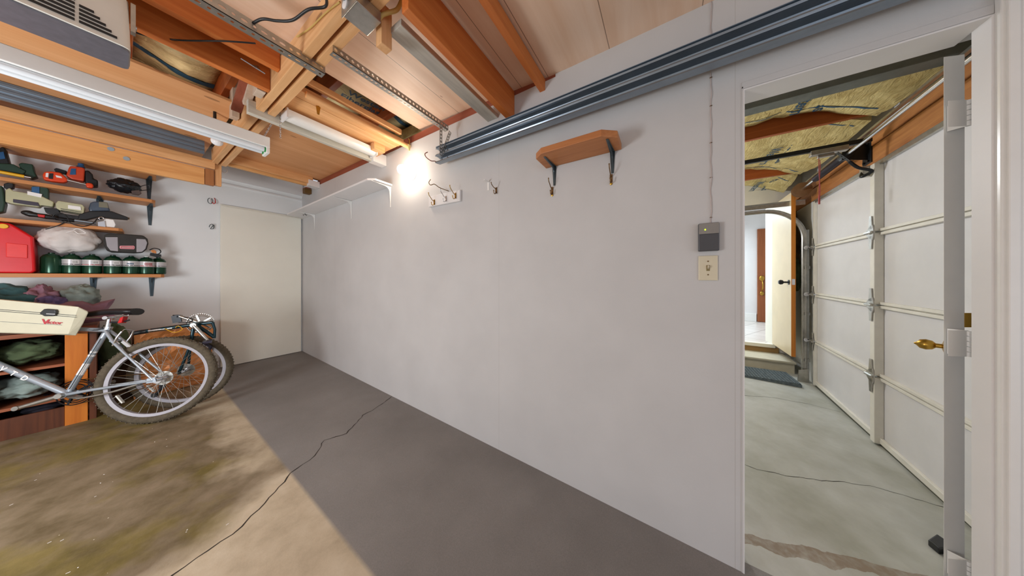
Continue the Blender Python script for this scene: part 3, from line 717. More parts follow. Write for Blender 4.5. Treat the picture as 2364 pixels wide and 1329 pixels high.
for (t, zf, x0, x1) in ins[1:]:
    for x in (x0 + .10, x1 - .12): stripe(t, zf, x, -1.35, .8, .014, x)
    xm = (x0 + x1) / 2; ymid = -.95 if xm < 3 else (-1.0 if xm < 4 else -1.12)
    for k, (w1, w2) in enumerate((('Western', 'Fiberglass'),)):
        z = zf(xm, ymid) - .012; s = .12
        text('printed_words', w1, s, (xm - .20, ymid + .05, z), (1, 0, 0), (0, -1, 0), M['ink_blue'], t, .0005, .002, .2)
        text('printed_words', w2, s, (xm - .20, ymid - .09 + .0, z), (1, 0, 0), (0, -1, 0), M['ink_blue'], t, .0005, .002, .2)

# ================================================================== roof timbers of this bay
def timber(name, x0, x1, y0, y1, z0, z1, mat, label, cat='beam', group=None, bev=.003):
    b = MB(); b.box(x0, x1, y0, y1, z0, z1); return tag(b.build(name, mat, bevel=bev), label, cat, group)
timber('roof_beam', .498, .538, -3.2, 3.86, 2.395, 2.535, M['beam_y'], 'left board of the double roof beam running along the room')
timber('roof_beam', .556, .596, -3.2, 3.86, 2.395, 2.500, M['beam_y'], 'right board of the double roof beam running along the room')
timber('roof_joist', .60, WX - .001, .85, .892, 2.305, 2.495, M['orange_x'], 'deep orange joist meeting the white wall above the steel rail', 'joist')
timber('roof_joist', -.5, WX + .03, .628, .664, 2.415, 2.487, wood('orange_joist_light', 'b86028', 'd88444', 'X'), 'narrow orange joist nearest the doorway end of the wall', 'joist')
timber('weathered_board', .66, WX - .001, .985, 1.075, 2.365, 2.395, M['grey_x'], 'grey weathered board beside the deep orange joist', 'board')
timber('weathered_board', .46, WX - .001, 2.36, 2.40, 2.355, 2.445, wood('whitewashed_board', 'b8b2a4', 'dad4c6', 'X'), 'whitewashed long board with its white end against the wall', 'board')
timber('painted_block', WX - .13, WX - .001, 2.33, 2.41, 2.350, 2.450, M['white'], 'white painted block at the wall end of the whitewashed board', 'block')
timber('roof_joist', -2.2, .497, 2.06, 2.10, 2.40, 2.555, M['orange_x'], 'orange joist left of the double beam, behind the door opener', 'joist')
timber('roof_joist', -2.2, .497, 1.885, 1.925, 2.45, 2.58, M['orange_x'], 'upper orange joist left of the double beam, nearer the ceiling boards', 'joist')
timber('wood_batten', .60, 1.36, 1.99, 2.08, 2.452, 2.49, M['beam_x'], 'front wood batten of the stack lying between beam and wall', 'board', None)
timber('wood_plank', .60, 1.36, 2.09, 2.30, 2.455, 2.48, M['beam_x'], 'wide light plank of the stack lying between beam and wall', 'board', None)
timber('wood_batten', .60, 1.30, 1.93, 1.965, 2.49, 2.53, M['beam_x'], 'uppermost thin batten of the stack near the printed insulation', 'board', None)
b = MB(); b.tube([(.64, 1.96, 2.43), (1.395, 1.96, 2.43)], .020, 12)
tag(b.build('wood_dowel', M['beam_x'], smooth=50), 'long round wooden dowel under the plank stack', 'dowel')
timber('wood_block', 1.20, 1.30, 2.18, 2.32, 2.395, 2.455, M['beam_x'], 'short wood block at the wall end under the planks', 'block')
# loft floor sheets
timber('loft_panel', -2.4, .485, 2.74, YB, 2.556, 2.575, M['ply'], 'orange plywood loft sheet left of the double beam', 'plywood', None, .001)
timber('loft_panel', .600, WX + .09, 2.52, 3.93, 2.540, 2.556, M['ply'], 'orange plywood loft sheet right of the double beam, above the white door', 'plywood', None, .001)
timber('ledger_beam', .60, WX - .07, 3.855, 3.895, 2.455, 2.54, M['beam_x'], 'light wood beam above the white door, between post and wall')
timber('ledger_beam', .60, 1.33, 3.90, 3.94, 2.43, 2.50, wood('beam_lower', 'd0904e', 'f0be82', 'X'), 'lower light wood beam above the white door, behind the first')
timber('painted_block', WX - .12, WX - .001, 3.84, 3.95, 2.425, 2.50, M['white'], 'white painted block where the light beam meets the wall above the door', 'block')
timber('wood_block', 1.33, WX - .001, 4.10, 4.18, 2.39, 2.455, plain('dark_brown_block', '6a4a1c', .6), 'small dark wood block in the corner above the white door', 'block')
# post and rack beam
timber('hanging_post', .520, .566, 3.865, 3.905, 2.185, 2.60, M['beam_z'], 'short upright post hanging at the end of the rack beam')
timber('rack_beam', -2.3, .518, 3.83, 3.87, 2.335, 2.42, M['beam_x'], 'upper board of the wooden rack beam over the tool shelves')
rb = timber('rack_beam', -2.3, .455, 3.855, 3.895, 2.170, 2.328, wood('rack_board', 'd08c4c', 'f0b878', 'X'), 'lower board of the wooden rack beam, with two filled bolt holes')
for px, py in ((256, 344), (292, 366)):
    c = onY(px, py, 3.854); b = MB(); b.cyl(c, c + V((0, -.004, 0)), .016, n=16); b.build('hole_filler', plain('grey_filler', '9aa6ae', .5), rb)
timber('wood_block', .458, .515, 3.85, 3.89, 2.172, 2.33, wood('darker_block', '9a6238', 'b87c4c', 'Z'), 'darker block at the end of the lower rack board beside the post', 'block')  # block in a darker wood than the rack boards
t = thing('light_bulb', 'unlit white bulb just above the hanging post, below the end of the fluorescent lamp', 'bulb', (.43, 3.0, 2.33))
b = MB(); c = onY(501, 326, 3.0); b.ball(c, .034, .034, .034); b.lathe(c, (-.1, .1, 1), [(.030, .015), (.020, .045), (.015, .065)], 18); b.build('glass_globe', M['ceramic'], t, smooth=60)
b = MB(); b.cyl(c + V((-.006, .006, .060)), c + V((-.010, .010, .10)), .020, n=16); b.cyl(c + V((-.010, .010, .10)), V((c.x - .010, c.y + .010, 2.555)), .009, n=12); b.build('lamp_socket', M['black'], t, smooth=50)
# steel channel stored on the rack
b = MB()
for dz in (0, .035, .075): b.sheet([(0, 0), (.01, .012), (.01, .028), (0, .04)], (-2.2, 3.74, 2.435 + dz), (.44, 3.74, 2.435 + dz), (0, -1, 0), (0, 0, 1), .003)
b.box(-2.2, .44, 3.735, 3.755, 2.43, 2.55)
tag(b.build('steel_channel', M['railpaint']), 'dark blue-grey steel channel stored on top of the rack beam', 'metal channel')
# truss webs
for p, q, w, lb in (((.47, 2.16, 2.40), (.47, 2.16, 2.80), .095, 'upright pale truss web nearest the drop hook'),
                ((.47, 2.46, 2.46), (.47, 2.02, 2.80), .085, 'slanting pale truss web leaning over the double beam'),
                ((.47, 2.78, 2.46), (.47, 2.74, 2.80), .085, 'short upright pale truss web deeper in the loft')):
    b = MB(); b.beam(p, q, .04, w, UY); tag(b.build('truss_web', M['pale_z'], bevel=.002), lb, 'truss web')
b = MB(); b.beam((.44, 2.12, 2.62), (.44, 2.55, 2.42), .02, .05, UX); tag(b.build('truss_brace', M['red_y']), 'thin brown brace nailed across the pale truss webs', 'brace')
# loft insulation and the rafters between
rafters_loft = (-1.2, -.79, -.38, .03, .44, .85, 1.26, 1.67)
for i, x in enumerate(rafters_loft):
    rafter(x, 1.7, 4.4, 2.66, 2.85, M['orange_y'], ['dark loft rafter above the door opener', 'loft rafter over the rack, second from the left', 'loft rafter left of the insulation with the blue band', 'loft rafter behind the blue insulation band', 'loft rafter just above the pale truss webs', 'loft rafter left of the printed insulation', 'loft rafter right of the printed insulation words', 'loft rafter nearest the white wall'][i])
for i in range(len(rafters_loft) - 1):
    x0, x1 = rafters_loft[i] + .022, rafters_loft[i + 1] - .022
    t, zf = batt(x0, x1, 1.7, 4.4, 2.82, 20 + i, M['insul_dim'], 'greenish paper-faced insulation ' + ['at the far left of the loft', 'above the left end of the fluorescent lamp', 'with blue band seen left of the chains, above the orange joist', 'seen between opener and truss webs', 'over the double beam beside the webs', 'printed with large words, right of the double beam', 'beside the wall, right of the printed words'][i], None, 8, 40)
    xm = (x0 + x1) / 2
    if i >= 2:
        b = MB(); yb = {5: 1.96, 6: 2.10}.get(i, 3.0); P = []
        for k in range(13):
            x = x0 + (x1 - x0) * k / 12
            for dy in (0, .055): P.append((x, yb + dy + .10 * k / 12, zf(x, yb + dy + .10 * k / 12) - .002))
        b.add(P, [(2 * k, 2 * k + 1, 2 * k + 3, 2 * k + 2) for k in range(12)])
        if i == 6: pass
        b.build('printed_stripe', M['ink_blue'], t)
    if i == 5:
        z = zf(xm, 2.18) - .03
        text('printed_words', 'Western', .085, (x0 + .10, 2.16, z), (1, -.15, 0), (-.15, -1, 0), M['ink_blue'], t, .0005, .002)
        text('printed_words', 'Fiberglass', .085, (x0 + .08, 2.245, z), (1, -.15, 0), (-.15, -1, 0), M['ink_blue'], t, .0005, .002)

# ================================================================== overhead metalwork
def angle_iron(name, label, x0, x1, y, z, w, pitch, hole, slot=False, parent=None):
    t = parent or thing(name, label, 'angle iron', ((x0 + x1) / 2, y, z)); n = int((x1 - x0) / pitch)
    b = MB(); b.perf((x0, y, z), UX, UY, UZ, n, pitch, hole, w, .0025, slot); b.build('flat_leg', M['galv'], t)
    b = MB(); b.perf((x0, y, z), UX, UZ, UY, n, pitch, hole, w, .0025, slot); b.build('upright_leg', M['galv'], t); return t
angle_iron('perforated_angle', 'silver slotted angle iron hung under the double beam beside the door opener', -1.0, .600, 1.575, 2.362, .046, .032, .0065, True)
t = angle_iron('perforated_angle', 'perforated angle iron from the double beam to the rail bracket at the wall', .56, 1.345, 1.385, 2.362, .036, .0262, .0075)
b = MB(); b.perf((1.235, 1.383, 2.14), UZ, UX, UY, 9, .0255, .0065, .024, .0025); b.perf((1.335, 1.392, 2.372), V((-.075, 0, -.20)), V((.20, 0, -.075)), UY, 8, .0267, .0065, .024, .0025)
b.build('drop_strap', M['galv'], t)
# two nested door tracks along the wall
t = thing('overhead_track', 'pair of long blue-grey steel door tracks running level along the white wall', 'rail', (1.30, 0, 2.14))
Y0, Y1 = -1.42, 1.50
def cprof(z): return [(.048, z + .004), (.052, z + .0), (.030, z), (.004, z + .004), (0, z + .012), (0, z + .038), (.004, z + .046), (.030, z + .050), (.052, z + .050), (.048, z + .046)]
for z, x, nm in ((2.137, 1.345, 'lower_track'), (2.195, 1.350, 'upper_track')):
    b = MB(); b.sheet([(a, c - z) for a, c in cprof(z)], (x, Y0, z), (x, Y1, z), (-1, 0, 0), (0, 0, 1), .0025)
    b.build(nm, M['rail'], t)
b = MB(); b.sheet([(0, 0), (0, .03), (.055, .03)], (1.352, Y0, 2.225), (1.352, Y1, 2.225), (-1, 0, 0), (0, 0, 1), .003); b.build('stiffening_angle', M['railpaint'], t)
b = MB()
for y in (1.46, 1.40):
    for z in (2.165, 2.222):
        b = MB(); b.cyl((1.342, y, z), (1.325, y, z), .006, n=8); b.build('track_bolt', M['steel'], t)
b = MB(); h = [V((1.33, 1.49, 2.142)), onX(1004, 372, 1.33), onX(995, 371, 1.31), onX(984, 363, 1.30), onX(981, 355, 1.30), onX(987, 351, 1.30)]
tag((lambda o: o)(MB().tube(smoothpath(h), .0035, 7).build('wire_hook', plain('red_brown_hook', '6a2c22', .4), smooth=60)), 'dark red curved hook at the end of the steel tracks', 'hook')
# overhead door opener head, top left
t = thing('door_opener', 'grey and white garage door opener head with a slatted front', 'door opener', (-.16, 1.98, 2.20))
xr = .028; b = MB()
def rr(x0, x1, y0, y1, z, r, n=5):
    P = []
    for cx, cy, a in ((x1 - r, y0 + r, -math.pi / 2), (x1 - r, y1 - r, 0), (x0 + r, y1 - r, math.pi / 2), (x0 + r, y0 + r, math.pi)):
        for k in range(n + 1): P.append(V((cx + r * math.cos(a + math.pi / 2 * k / n), cy + r * math.sin(a + math.pi / 2 * k / n), z)))
    return P
b.prism(rr(-.36, xr, 1.905, 2.09, 2.198, .022), (0, 0, .05)); b.build('base_housing', M['underside'], t, bevel=.003)
b = MB(); lo = rr(-.362, xr + .002, 1.895, 2.08, 2.205, .025); hi = rr(-.355, xr - .003, 1.915, 2.07, 2.42, .03); n = len(lo)
b.add(lo + hi, [(i, (i + 1) % n, n + (i + 1) % n, n + i) for i in range(n)] + [tuple(range(n))[::-1], tuple(range(n, 2 * n))])
b.build('cover', M['coverwhite'], t, smooth=50)
b = MB()
for k in range(9):
    z = 2.222 + k * .016; x1 = .000 - k * .012
    for a, c in ((-.345, -.205), (-.195, -.085), (-.077, x1)):
        if c - a > .02: b.box(a, c, 1.893 + k * .0015, 1.906 + k * .0015, z, z + .0085)
b.build('vent_slots', M['black'], t)
b = MB(); b.box(.030, .042, 1.93, 1.96, 2.30, 2.42); b.cyl((.03, 1.95, 2.33), (.045, 1.95, 2.33), .010, n=10); b.build('hanger_bracket', M['galv'], t)
# thin cable from opener towards the loft
b = MB(); b.tube(smoothpath([onZ(303, 72, 2.40), onZ(350, 85, 2.42), onZ(420, 93, 2.42), onZ(520, 95, 2.44), onZ(590, 100, 2.47)]), .0035, 6)
tag(b.build('thin_cable', M['cord'], smooth=60), 'thin dark cable from the opener head along the orange joist', 'cable')
# fluorescent lamp on chains
t = thing('fluorescent_lamp', 'long white twin-tube fluorescent lamp hanging on chains, unlit', 'lamp', (0, 2.47, 2.17))
xa, xb = -.66, .585
b = MB(); P = [(0, 2.430, 2.190), (0, 2.430, 2.262), (0, 2.445, 2.268), (0, 2.525, 2.268), (0, 2.540, 2.262), (0, 2.540, 2.190)]
b.prism([V((xa, y, z)) for _, y, z in P], (xb - xa, 0, 0)); b.build('housing', M['white_gloss'], t, bevel=.003)
for y, z in ((2.458, 2.176), (2.512, 2.176)):
    b = MB(); b.cyl((xa + .02, y, z), (xb - .025, y, z), .0165, n=16); g = b.build('fluorescent_tube', M['tube'], t, smooth=50)
    b = MB(); b.cyl((xb - .026, y, z), (xb - .018, y, z), .0170, n=16); b.build('green_end_cap', M['greenend'], g)
b = MB(); b.box(xb - .018, xb, 2.432, 2.538, 2.150, 2.266); b.build('end_plate', M['white_gloss'], t, bevel=.003)
def chain(name, p, q, label, sag=0.0):
    p, q = V(p), V(q); n = max(4, int((q - p).length / .013)); b = MB()
    for i in range(n):
        u = (i + .5) / n; c = p.lerp(q, u) + V((0, 0, -sag * math.sin(math.pi * u))); d = (q - p).normalized(); u1, w1 = frame_of(d)
        a = u1 if i % 2 else w1
        b.tube([c + d * (.0095 * math.cos(k * math.pi / 4)) + a * (.0045 * math.sin(k * math.pi / 4)) for k in range(8)], .0014, 5, closed=True)
    return tag(b.build(name, M['chrome'], smooth=60), label, 'chain')
chain('lamp_chain', (.560, 2.47, 2.268), (.615, 2.375, 2.44), 'slanting silver chain at the end of the fluorescent lamp')
chain('hanging_chain', (.618, 2.35, 2.45), (.62, 2.35, 2.255), 'loose silver chain hanging straight down beside the lamp end')
# second long white fitting above the whitewashed board
t = thing('strip_light', 'long white rounded strip light above the whitewashed board', 'lamp', (.95, 2.30, 2.40))
b = MB(); P = [(2.235, 2.43), (2.235, 2.405), (2.245, 2.385), (2.265, 2.374), (2.300, 2.372), (2.325, 2.380), (2.338, 2.40), (2.34, 2.43)]
b.prism([V((.63, y, z)) for y, z in P], (.62, 0, 0)); b.build('housing', M['white_gloss'], t, smooth=50)
for x in (.622, 1.25): b = MB(); b.box(x, x + .01, 2.23, 2.345, 2.37, 2.435); b.build('end_cap', M['white'], t)
# junction box, plug, cord, flex and the hanging wood block
jc = onZ(800, 45, 2.40)
t = thing('outlet_box', 'grey metal outlet box fixed to the double beam', 'outlet', jc)
bx = (.505, .615); yb0 = 1.04
b = MB(); b.box(.500, .600, 1.035, 1.145, 2.345, 2.393); b.build('box_body', M['galv'], t, bevel=.003)
b = MB(); b.box(.4955, .4995, 1.03, 1.15, 2.340, 2.465); b.build('cover_plate', M['galv'], t, bevel=.001)
for y, z in ((1.062, 2.425), (1.118, 2.378)): b = MB(); b.cyl((.4952, y, z), (.4925, y, z), .019, n=18); b.build('socket_face', M['ceramic'], t)
timber('wood_block', .615, .665, 1.06, 1.105, 2.29, 2.47, M['beam_z'], 'short square wood block hanging beside the outlet box', 'block')
b = MB(); b.tube(smoothpath([(.66, .98, 2.47), (.65, 1.00, 2.43), (.625, 1.03, 2.41), (.61, 1.05, 2.395), (.605, 1.075, 2.37)]), .0085, 10)
tag(b.build('flexible_conduit', M['flex'], smooth=60), 'cream flexible cable looping into the outlet box', 'cable')
pl = V((.4925, 1.10, 2.398))
t = thing('power_cord', 'black power cord looping from the outlet box to the slotted angle iron', 'cord', pl)  # power cord of the door opener
b = MB(); b.tube([pl, pl + V((-.020, .03, .0)), pl + V((-.035, .05, .004)), pl + V((-.055, .07, .010))], [.014, .012, .008, .006], 12); b.build('plug', M['black'], t, smooth=50)
zc_ = 2.40
b = MB(); P = [pl + V((-.05, .065, .009)), onZ(752, 14, 2.42), onZ(712, 22, 2.41), onZ(676, 46, 2.40), onZ(640, 48, 2.40), onZ(605, 44, 2.40), onZ(575, 58, 2.395), onZ(556, 57, 2.38)]
b.tube(smoothpath(P, 8), .0055, 8); b.build('cable', M['cord'], t, smooth=60)
b = MB(); b.tube(smoothpath([(.494, 1.16, 2.41), (.494, 1.30, 2.44), (.492, 1.45, 2.455), (.493, 1.62, 2.50)]), .0035, 6)
tag(b.build('thin_cable', M['flex'], smooth=60), 'thin grey cable stapled along the left face of the double beam', 'cable')
# small brass hook hanging under the lumber, second one by the wall, steel drop hook in the loft
def hang_tag(px, py, y, label, col):
    z = EYE + (HY - py) * 0; c = onY(px, py, y); t = thing('hanging_hook', label, 'hook', c)
    b = MB(); b.tube(smoothpath([c + V((-.01, 0, .02)), c + V((0, 0, .012)), c + V((.0, 0, -.01)), c + V((0, 0, -.03))]), .004, 7); b.build('wire_loop', M['brass'], t)
    b = MB(); b.prism([c + V((-.014, 0, -.028)), c + V((.014, 0, -.028)), c + V((.006, 0, -.085)), c + V((-.006, 0, -.085))], (0, .006, 0)); b.build('hook_plate', col, t, bevel=.0015); return t
hang_tag(735, 236, 2.06, 'small brass hook hanging under the planks left of the wall', M['brass'])
hang_tag(945, 326, 1.925, 'pale yellow tag hook hanging under the dowel beside the wall', plain('pale_yellow_tag', 'd8c88c', .5))
b = MB(); c = onZ(585, 150, 2.46); b.tube([c + V((-.05, 0, .0)), c + V((.05, .01, -.01))], .004, 6); b.prism([c + V((-.01, 0, -.004)), c + V((.03, .05, .04)), c + V((.04, .05, .03)), c + V((.01, 0, -.008))], (0, .012, 0))
tag(b.build('drop_hook', M['steel']), 'small steel bracket hook sticking out of the loft by the truss webs', 'hook')

# ================================================================== things on the white partition wall
# lit bulb in a round porcelain holder
t = thing('wall_lamp', 'lit round bulb in a white porcelain holder on the wall', 'lamp', (WX, 1.93, 2.19))
c = V((WX, 1.925, 2.183))
b = MB(); b.lathe(c, (-1, 0, 0), [(.058, 0), (.058, .006), (.050, .012), (.034, .018), (.030, .040), (.026, .052)], 32); b.build('lamp_holder', M['ceramic'], t, smooth=40)
bc = c + V((-.105, 0, 0)); b = MB(); b.ball(bc, .040, .040, .040); b.lathe(c + V((-.05, 0, 0)), (-1, 0, 0), [(.016, 0), (.018, .012), (.026, .026)], 18); b.build('bulb', M['bulb_on'], t, smooth=60)
# white shelf on three brackets
def bracket(parent, c, out, reach, drop, mat, w=.022, name='bracket'):
    """L bracket: c = wall corner under the shelf, out = unit vector away from wall"""
    c = V(c); out = V(out); s = out.cross(UZ); b = MB(); h = .012
    b.prism([c - s * w / 2, c + s * w / 2, c + s * w * .22 + out * reach, c - s * w * .22 + out * reach], (0, 0, -.003))
    b.prism([c - s * w / 2, c + s * w / 2, c + s * w * .25 - UZ * drop, c - s * w * .25 - UZ * drop], out * .003)
    N = 8; prof = [c + out * (reach * .96), c + out * .003]; prof = [c + out * (reach * .96) - UZ * .002]
    for k in range(N + 1):
        a = math.pi / 2 * k / N; prof.append(c + out * (.010 + (reach * .30) * (1 - math.sin(a))) - UZ * (.010 + (drop * .26) * (1 - math.cos(a))))
    prof.append(c + out * .002 - UZ * (drop * .96)); prof.append(c + out * .002 - UZ * .002)
    b.prism([p - s * .0035 for p in prof], s * .007); return b.build(name, mat, parent, smooth=None, bevel=.0012)
zs = 2.06
t = thing('wall_shelf', 'long white shelf on three white brackets high on the wall near the corner', 'shelf', (WX, 3.0, zs))
ya, yb = 2.23, 4.26; ya = 2.235
sl = lambda y: (y - 2.2) * .0   # level
x1 = WX - .205
b = MB(); b.prism([(WX - .001, ya, zs + .075), (x1 + .04, ya, zs + .075), (x1, ya + .06, zs + .075), (x1, 4.30, zs + .030), (x1 + .02, 4.36, zs + .030), (WX - .001, 4.36, zs + .030)], (0, 0, .018)); b.build('shelf_board', M['white'], t, bevel=.002)
for y, z in ((ya + .03, zs + .074), (3.02, zs + .056), (4.00, zs + .036)): bracket(t, (WX - .001, y, z), (-1, 0, 0), .185, .20, M['white_gloss'])
b = MB(); cc = V((WX - .10, 4.02, zs + .030))
for a in (0, 2.1, 4.2): b.tube(smoothpath([cc, cc + V((.012 * math.cos(a), .03 * math.sin(a), -.014)), cc + V((.02 * math.cos(a), .045 * math.sin(a), -.008)), cc + V((.012 * math.cos(a), .03 * math.sin(a), -.026))]), .0022, 6)
tag(b.build('wire_hook', M['blackmetal']), 'black triple wire hook screwed under the white shelf', 'hook')
# brown shelf with clipped corners on two dark brackets
f0, f1 = onX(1241, 352, WX - .20), onX(1394, 306, WX - .20)
ya, yb, zt_ = .115, .855, 2.085
w0 = onX(1282, 386, WX); w1 = onX(1428, 345, WX); ya, yb, zs = w1.y, w0.y, (w0.z + w1.z) / 2
ya, yb = w1.y, w0.y
fr = onX(1240, 352, WX - .235).y; fl_ = onX(1412, 308, WX - .235).y
t = thing('wall_shelf', 'short brown wooden shelf with clipped corners on two dark brackets', 'shelf', (WX, (ya + yb) / 2, zs))
D = .185; YA, YB2 = min(ya, yb) - .0, max(ya, yb) + .05
b = MB(); b.prism([(WX - .001, YA - .015, zs), (WX - D * .72, YA - .015, zs), (WX - D, YA + .05, zs), (WX - D, YB2 - .04, zs), (WX - D * .78, YB2 + .01, zs), (WX - .001, YB2 + .01, zs)], (0, 0, .034)); b.build('shelf_board', M['brownshelf'], t, bevel=.003)
for y in (YB2 - .045, YA + .03): bracket(t, (WX - .001, y, zs - .001), (-1, 0, 0), D * .80, .115, M['bracket'], .026)
# white board with three coat hooks
def coat_hook(parent, c, mat, s=1.0, up=1.0, name='coat_hook'):
    c = V(c); b = MB()
    b.prism([c + V((-.001, -.007, -.02)) * 1, c + V((-.001, .007, -.02)), c + V((-.001, .007, .022)), c + V((-.001, -.007, .022))], (-.003, 0, 0))
    b.tube(smoothpath([c + V((-.003, 0, .008)), c + V((-.022 * s, 0, .012)), c + V((-.042 * s, .0, .028 * up)), c + V((-.062 * s, .0, .045 * up)), c + V((-.068 * s, 0, .060 * up))]), .0028, 7)
    b.tube(smoothpath([c + V((-.003, 0, -.004)), c + V((-.014 * s, 0, -.024)), c + V((-.030 * s, 0, -.026)), c + V((-.036 * s, 0, -.010))]), .0028, 7)
    b.ball(c + V((-.068 * s, 0, .062 * up)), .004); b.ball(c + V((-.036 * s, 0, -.008)), .004); return b.build(name, mat, parent, smooth=60)
t = thing('hook_board', 'small white board with three coat hooks on the wall right of the bulb', 'hook rack', (WX, 1.53, 2.0))
h0, h1 = onX(994, 479, WX).y, onX(1066, 465, WX).y; zb0 = onX(994, 479, WX).z; zb1 = onX(1066, 465, WX).z; zt1 = onX(1062, 440, WX).z
b = MB(); b.prism([(WX - .0005, h0, zb0), (WX - .0005, h1, zb1), (WX - .0005, h1, zt1), (WX - .0005, h0, zb0 + (zt1 - zb1))], (-.020, 0, 0)); b.build('board', M['white'], t, bevel=.002)
for px, py, m in ((1003, 467, M['brass']), (1030, 459, M['steel']), (1052, 452, M['brass'])):
    coat_hook(t, onX(px, py, WX - .021), m, .9)
# long screw hook above the board
q = onX(1036, 441, WX); p = onX(992, 424, WX - .10)
tag(MB().tube(smoothpath([onX(1036, 441, WX), onX(1015, 433, WX - .045), onX(1003, 425, WX - .075), onX(994, 427, WX - .09), onX(990, 421, WX - .10), onX(994, 414, WX - .105)]), .003, 7).build('wire_hook', M['bronze'], smooth=60), 'long curled wire hook sticking out above the small white hook board', 'hook')
# bracket hook and two brass coat hooks
c = onX(1143, 438, WX); t = thing('coat_hook', 'pale metal bracket with a hook, alone between hook board and brown shelf', 'hook', c)
coat_hook(t, onX(1146, 440, WX), M['bronze'], .9, .6, 'hook_arm')
b = MB(); c2 = onX(1128, 428, WX); b.box(WX - .003, WX, c2.y - .008, c2.y + .010, c2.z - .035, c2.z + .028); b.box(WX - .05, WX, c2.y - .006, c2.y + .006, c2.z + .022, c2.z + .026); b.box(WX - .004, WX - .001, c2.y - .006, c2.y + .006, c2.z - .02, c2.z + .02)
b.build('wall_plate', M['white_gloss'], t)
for px, py, lb in ((1275, 440, 'brass coat hook below the left end of the brown shelf'), (1411, 412, 'brass coat hook below the right end of the brown shelf')):
    c = onX(px, py, WX); t = thing('coat_hook', lb, 'hook', c); coat_hook(t, c, M['bronze'], .85, .9, 'hook_arm')
    b = MB(); b.lathe(c + V((0, 0, -.028)), (-1, 0, 0), [(.008, 0), (.007, .004), (.001, .006)], 12); b.build('screw_foot', M['brass'], t)
# door opener button, switch plate, thin wire
def wallbox(x, a, c, th):   # rectangle on the wall from two picture corners
    A, B_ = onX(*a, WX), onX(*c, WX); return A.y, B_.y, A.z, B_.z
y0, y1, z0, z1 = onX(1611, 550, WX).y, onX(1659, 550, WX).y, onX(1635, 580, WX).z, onX(1635, 516, WX).z
t = thing('opener_button', 'dark grey opener wall button with a tiny green light, above the switch', 'wall control', (WX, (y0 + y1) / 2, z0))
b = MB(); b.box(WX - .022, WX - .0005, y1, y0, z0, z1); b.build('button_case', plain('slate_plastic', '55565a', .4), t, bevel=.004)
zm = z0 + (z1 - z0) * .60
b = MB(); b.box(WX - .026, WX - .021, y1 + .002, y0 - .002, zm + .001, z1 - .002); b.build('upper_panel', plain('warm_grey_plastic', '8a8580', .4), t, bevel=.0015)
b = MB(); b.box(WX - .026, WX - .021, y1 + .002, y0 - .002, z0 + .002, zm - .001); b.build('push_bar', plain('charcoal_plastic', '4a4a4e', .4), t, bevel=.0015)
b = MB(); cc = onX(1628, 530, WX - .026); b.cyl(cc, cc + V((-.002, 0, 0)), .0028, n=10); b.build('status_light', M['glass_led'], t)
y0, y1, z0, z1 = onX(1612, 620, WX).y, onX(1657, 620, WX).y, onX(1635, 647, WX).z, onX(1635, 590, WX).z
t = thing('light_switch', 'almond light switch plate below the dark opener button', 'switch', (WX, (y0 + y1) / 2, z0))
b = MB(); b.box(WX - .006, WX - .0005, y1, y0, z0, z1); b.build('switch_plate', M['plate'], t, bevel=.0025)
yc, zc2 = (y0 + y1) / 2, (z0 + z1) / 2
b = MB(); b.box(WX - .0075, WX - .0055, yc - .006, yc + .006, zc2 - .013, zc2 + .013); b.build('toggle_slot', plain('brown_slot', '8a7a50', .5), t)
b = MB(); b.beam((WX - .006, yc, zc2), (WX - .018, yc, zc2 + .008), .006, .009); b.build('toggle', M['plate'], t, bevel=.001)
b = MB()
for z in (zc2 - .030, zc2 + .030): b.cyl((WX - .0062, yc, z), (WX - .0078, yc, z), .003, n=10)
b.build('screw', M['bronze'], t)
yw = onX(1641, 100, WX).y
t = thing('wall_wire', 'thin white wire stapled down the wall to the opener button', 'wire', (WX, yw, 2.0))
b = MB(); b.tube([(WX - .004 - .002 * math.sin(k), yw - .0010 * math.sin(k * 1.9) - .001 * math.sin(k * .7), 2.485 - k * .02) for k in range(int((2.485 - z1 - .12) / .02))] + [onX(1641, 519, WX - .004)], .0016, 6); b.build('wire', plain('pinkish_wire', 'c4b4ae', .5), t, smooth=60)
b = MB()
for py in (180, 245, 330, 410, 502): q = onX(1641, py, WX); b.box(WX - .006, WX, q.y - .004, q.y + .004, q.z - .001, q.z + .001)
b.build('staple', M['bronze'], t)

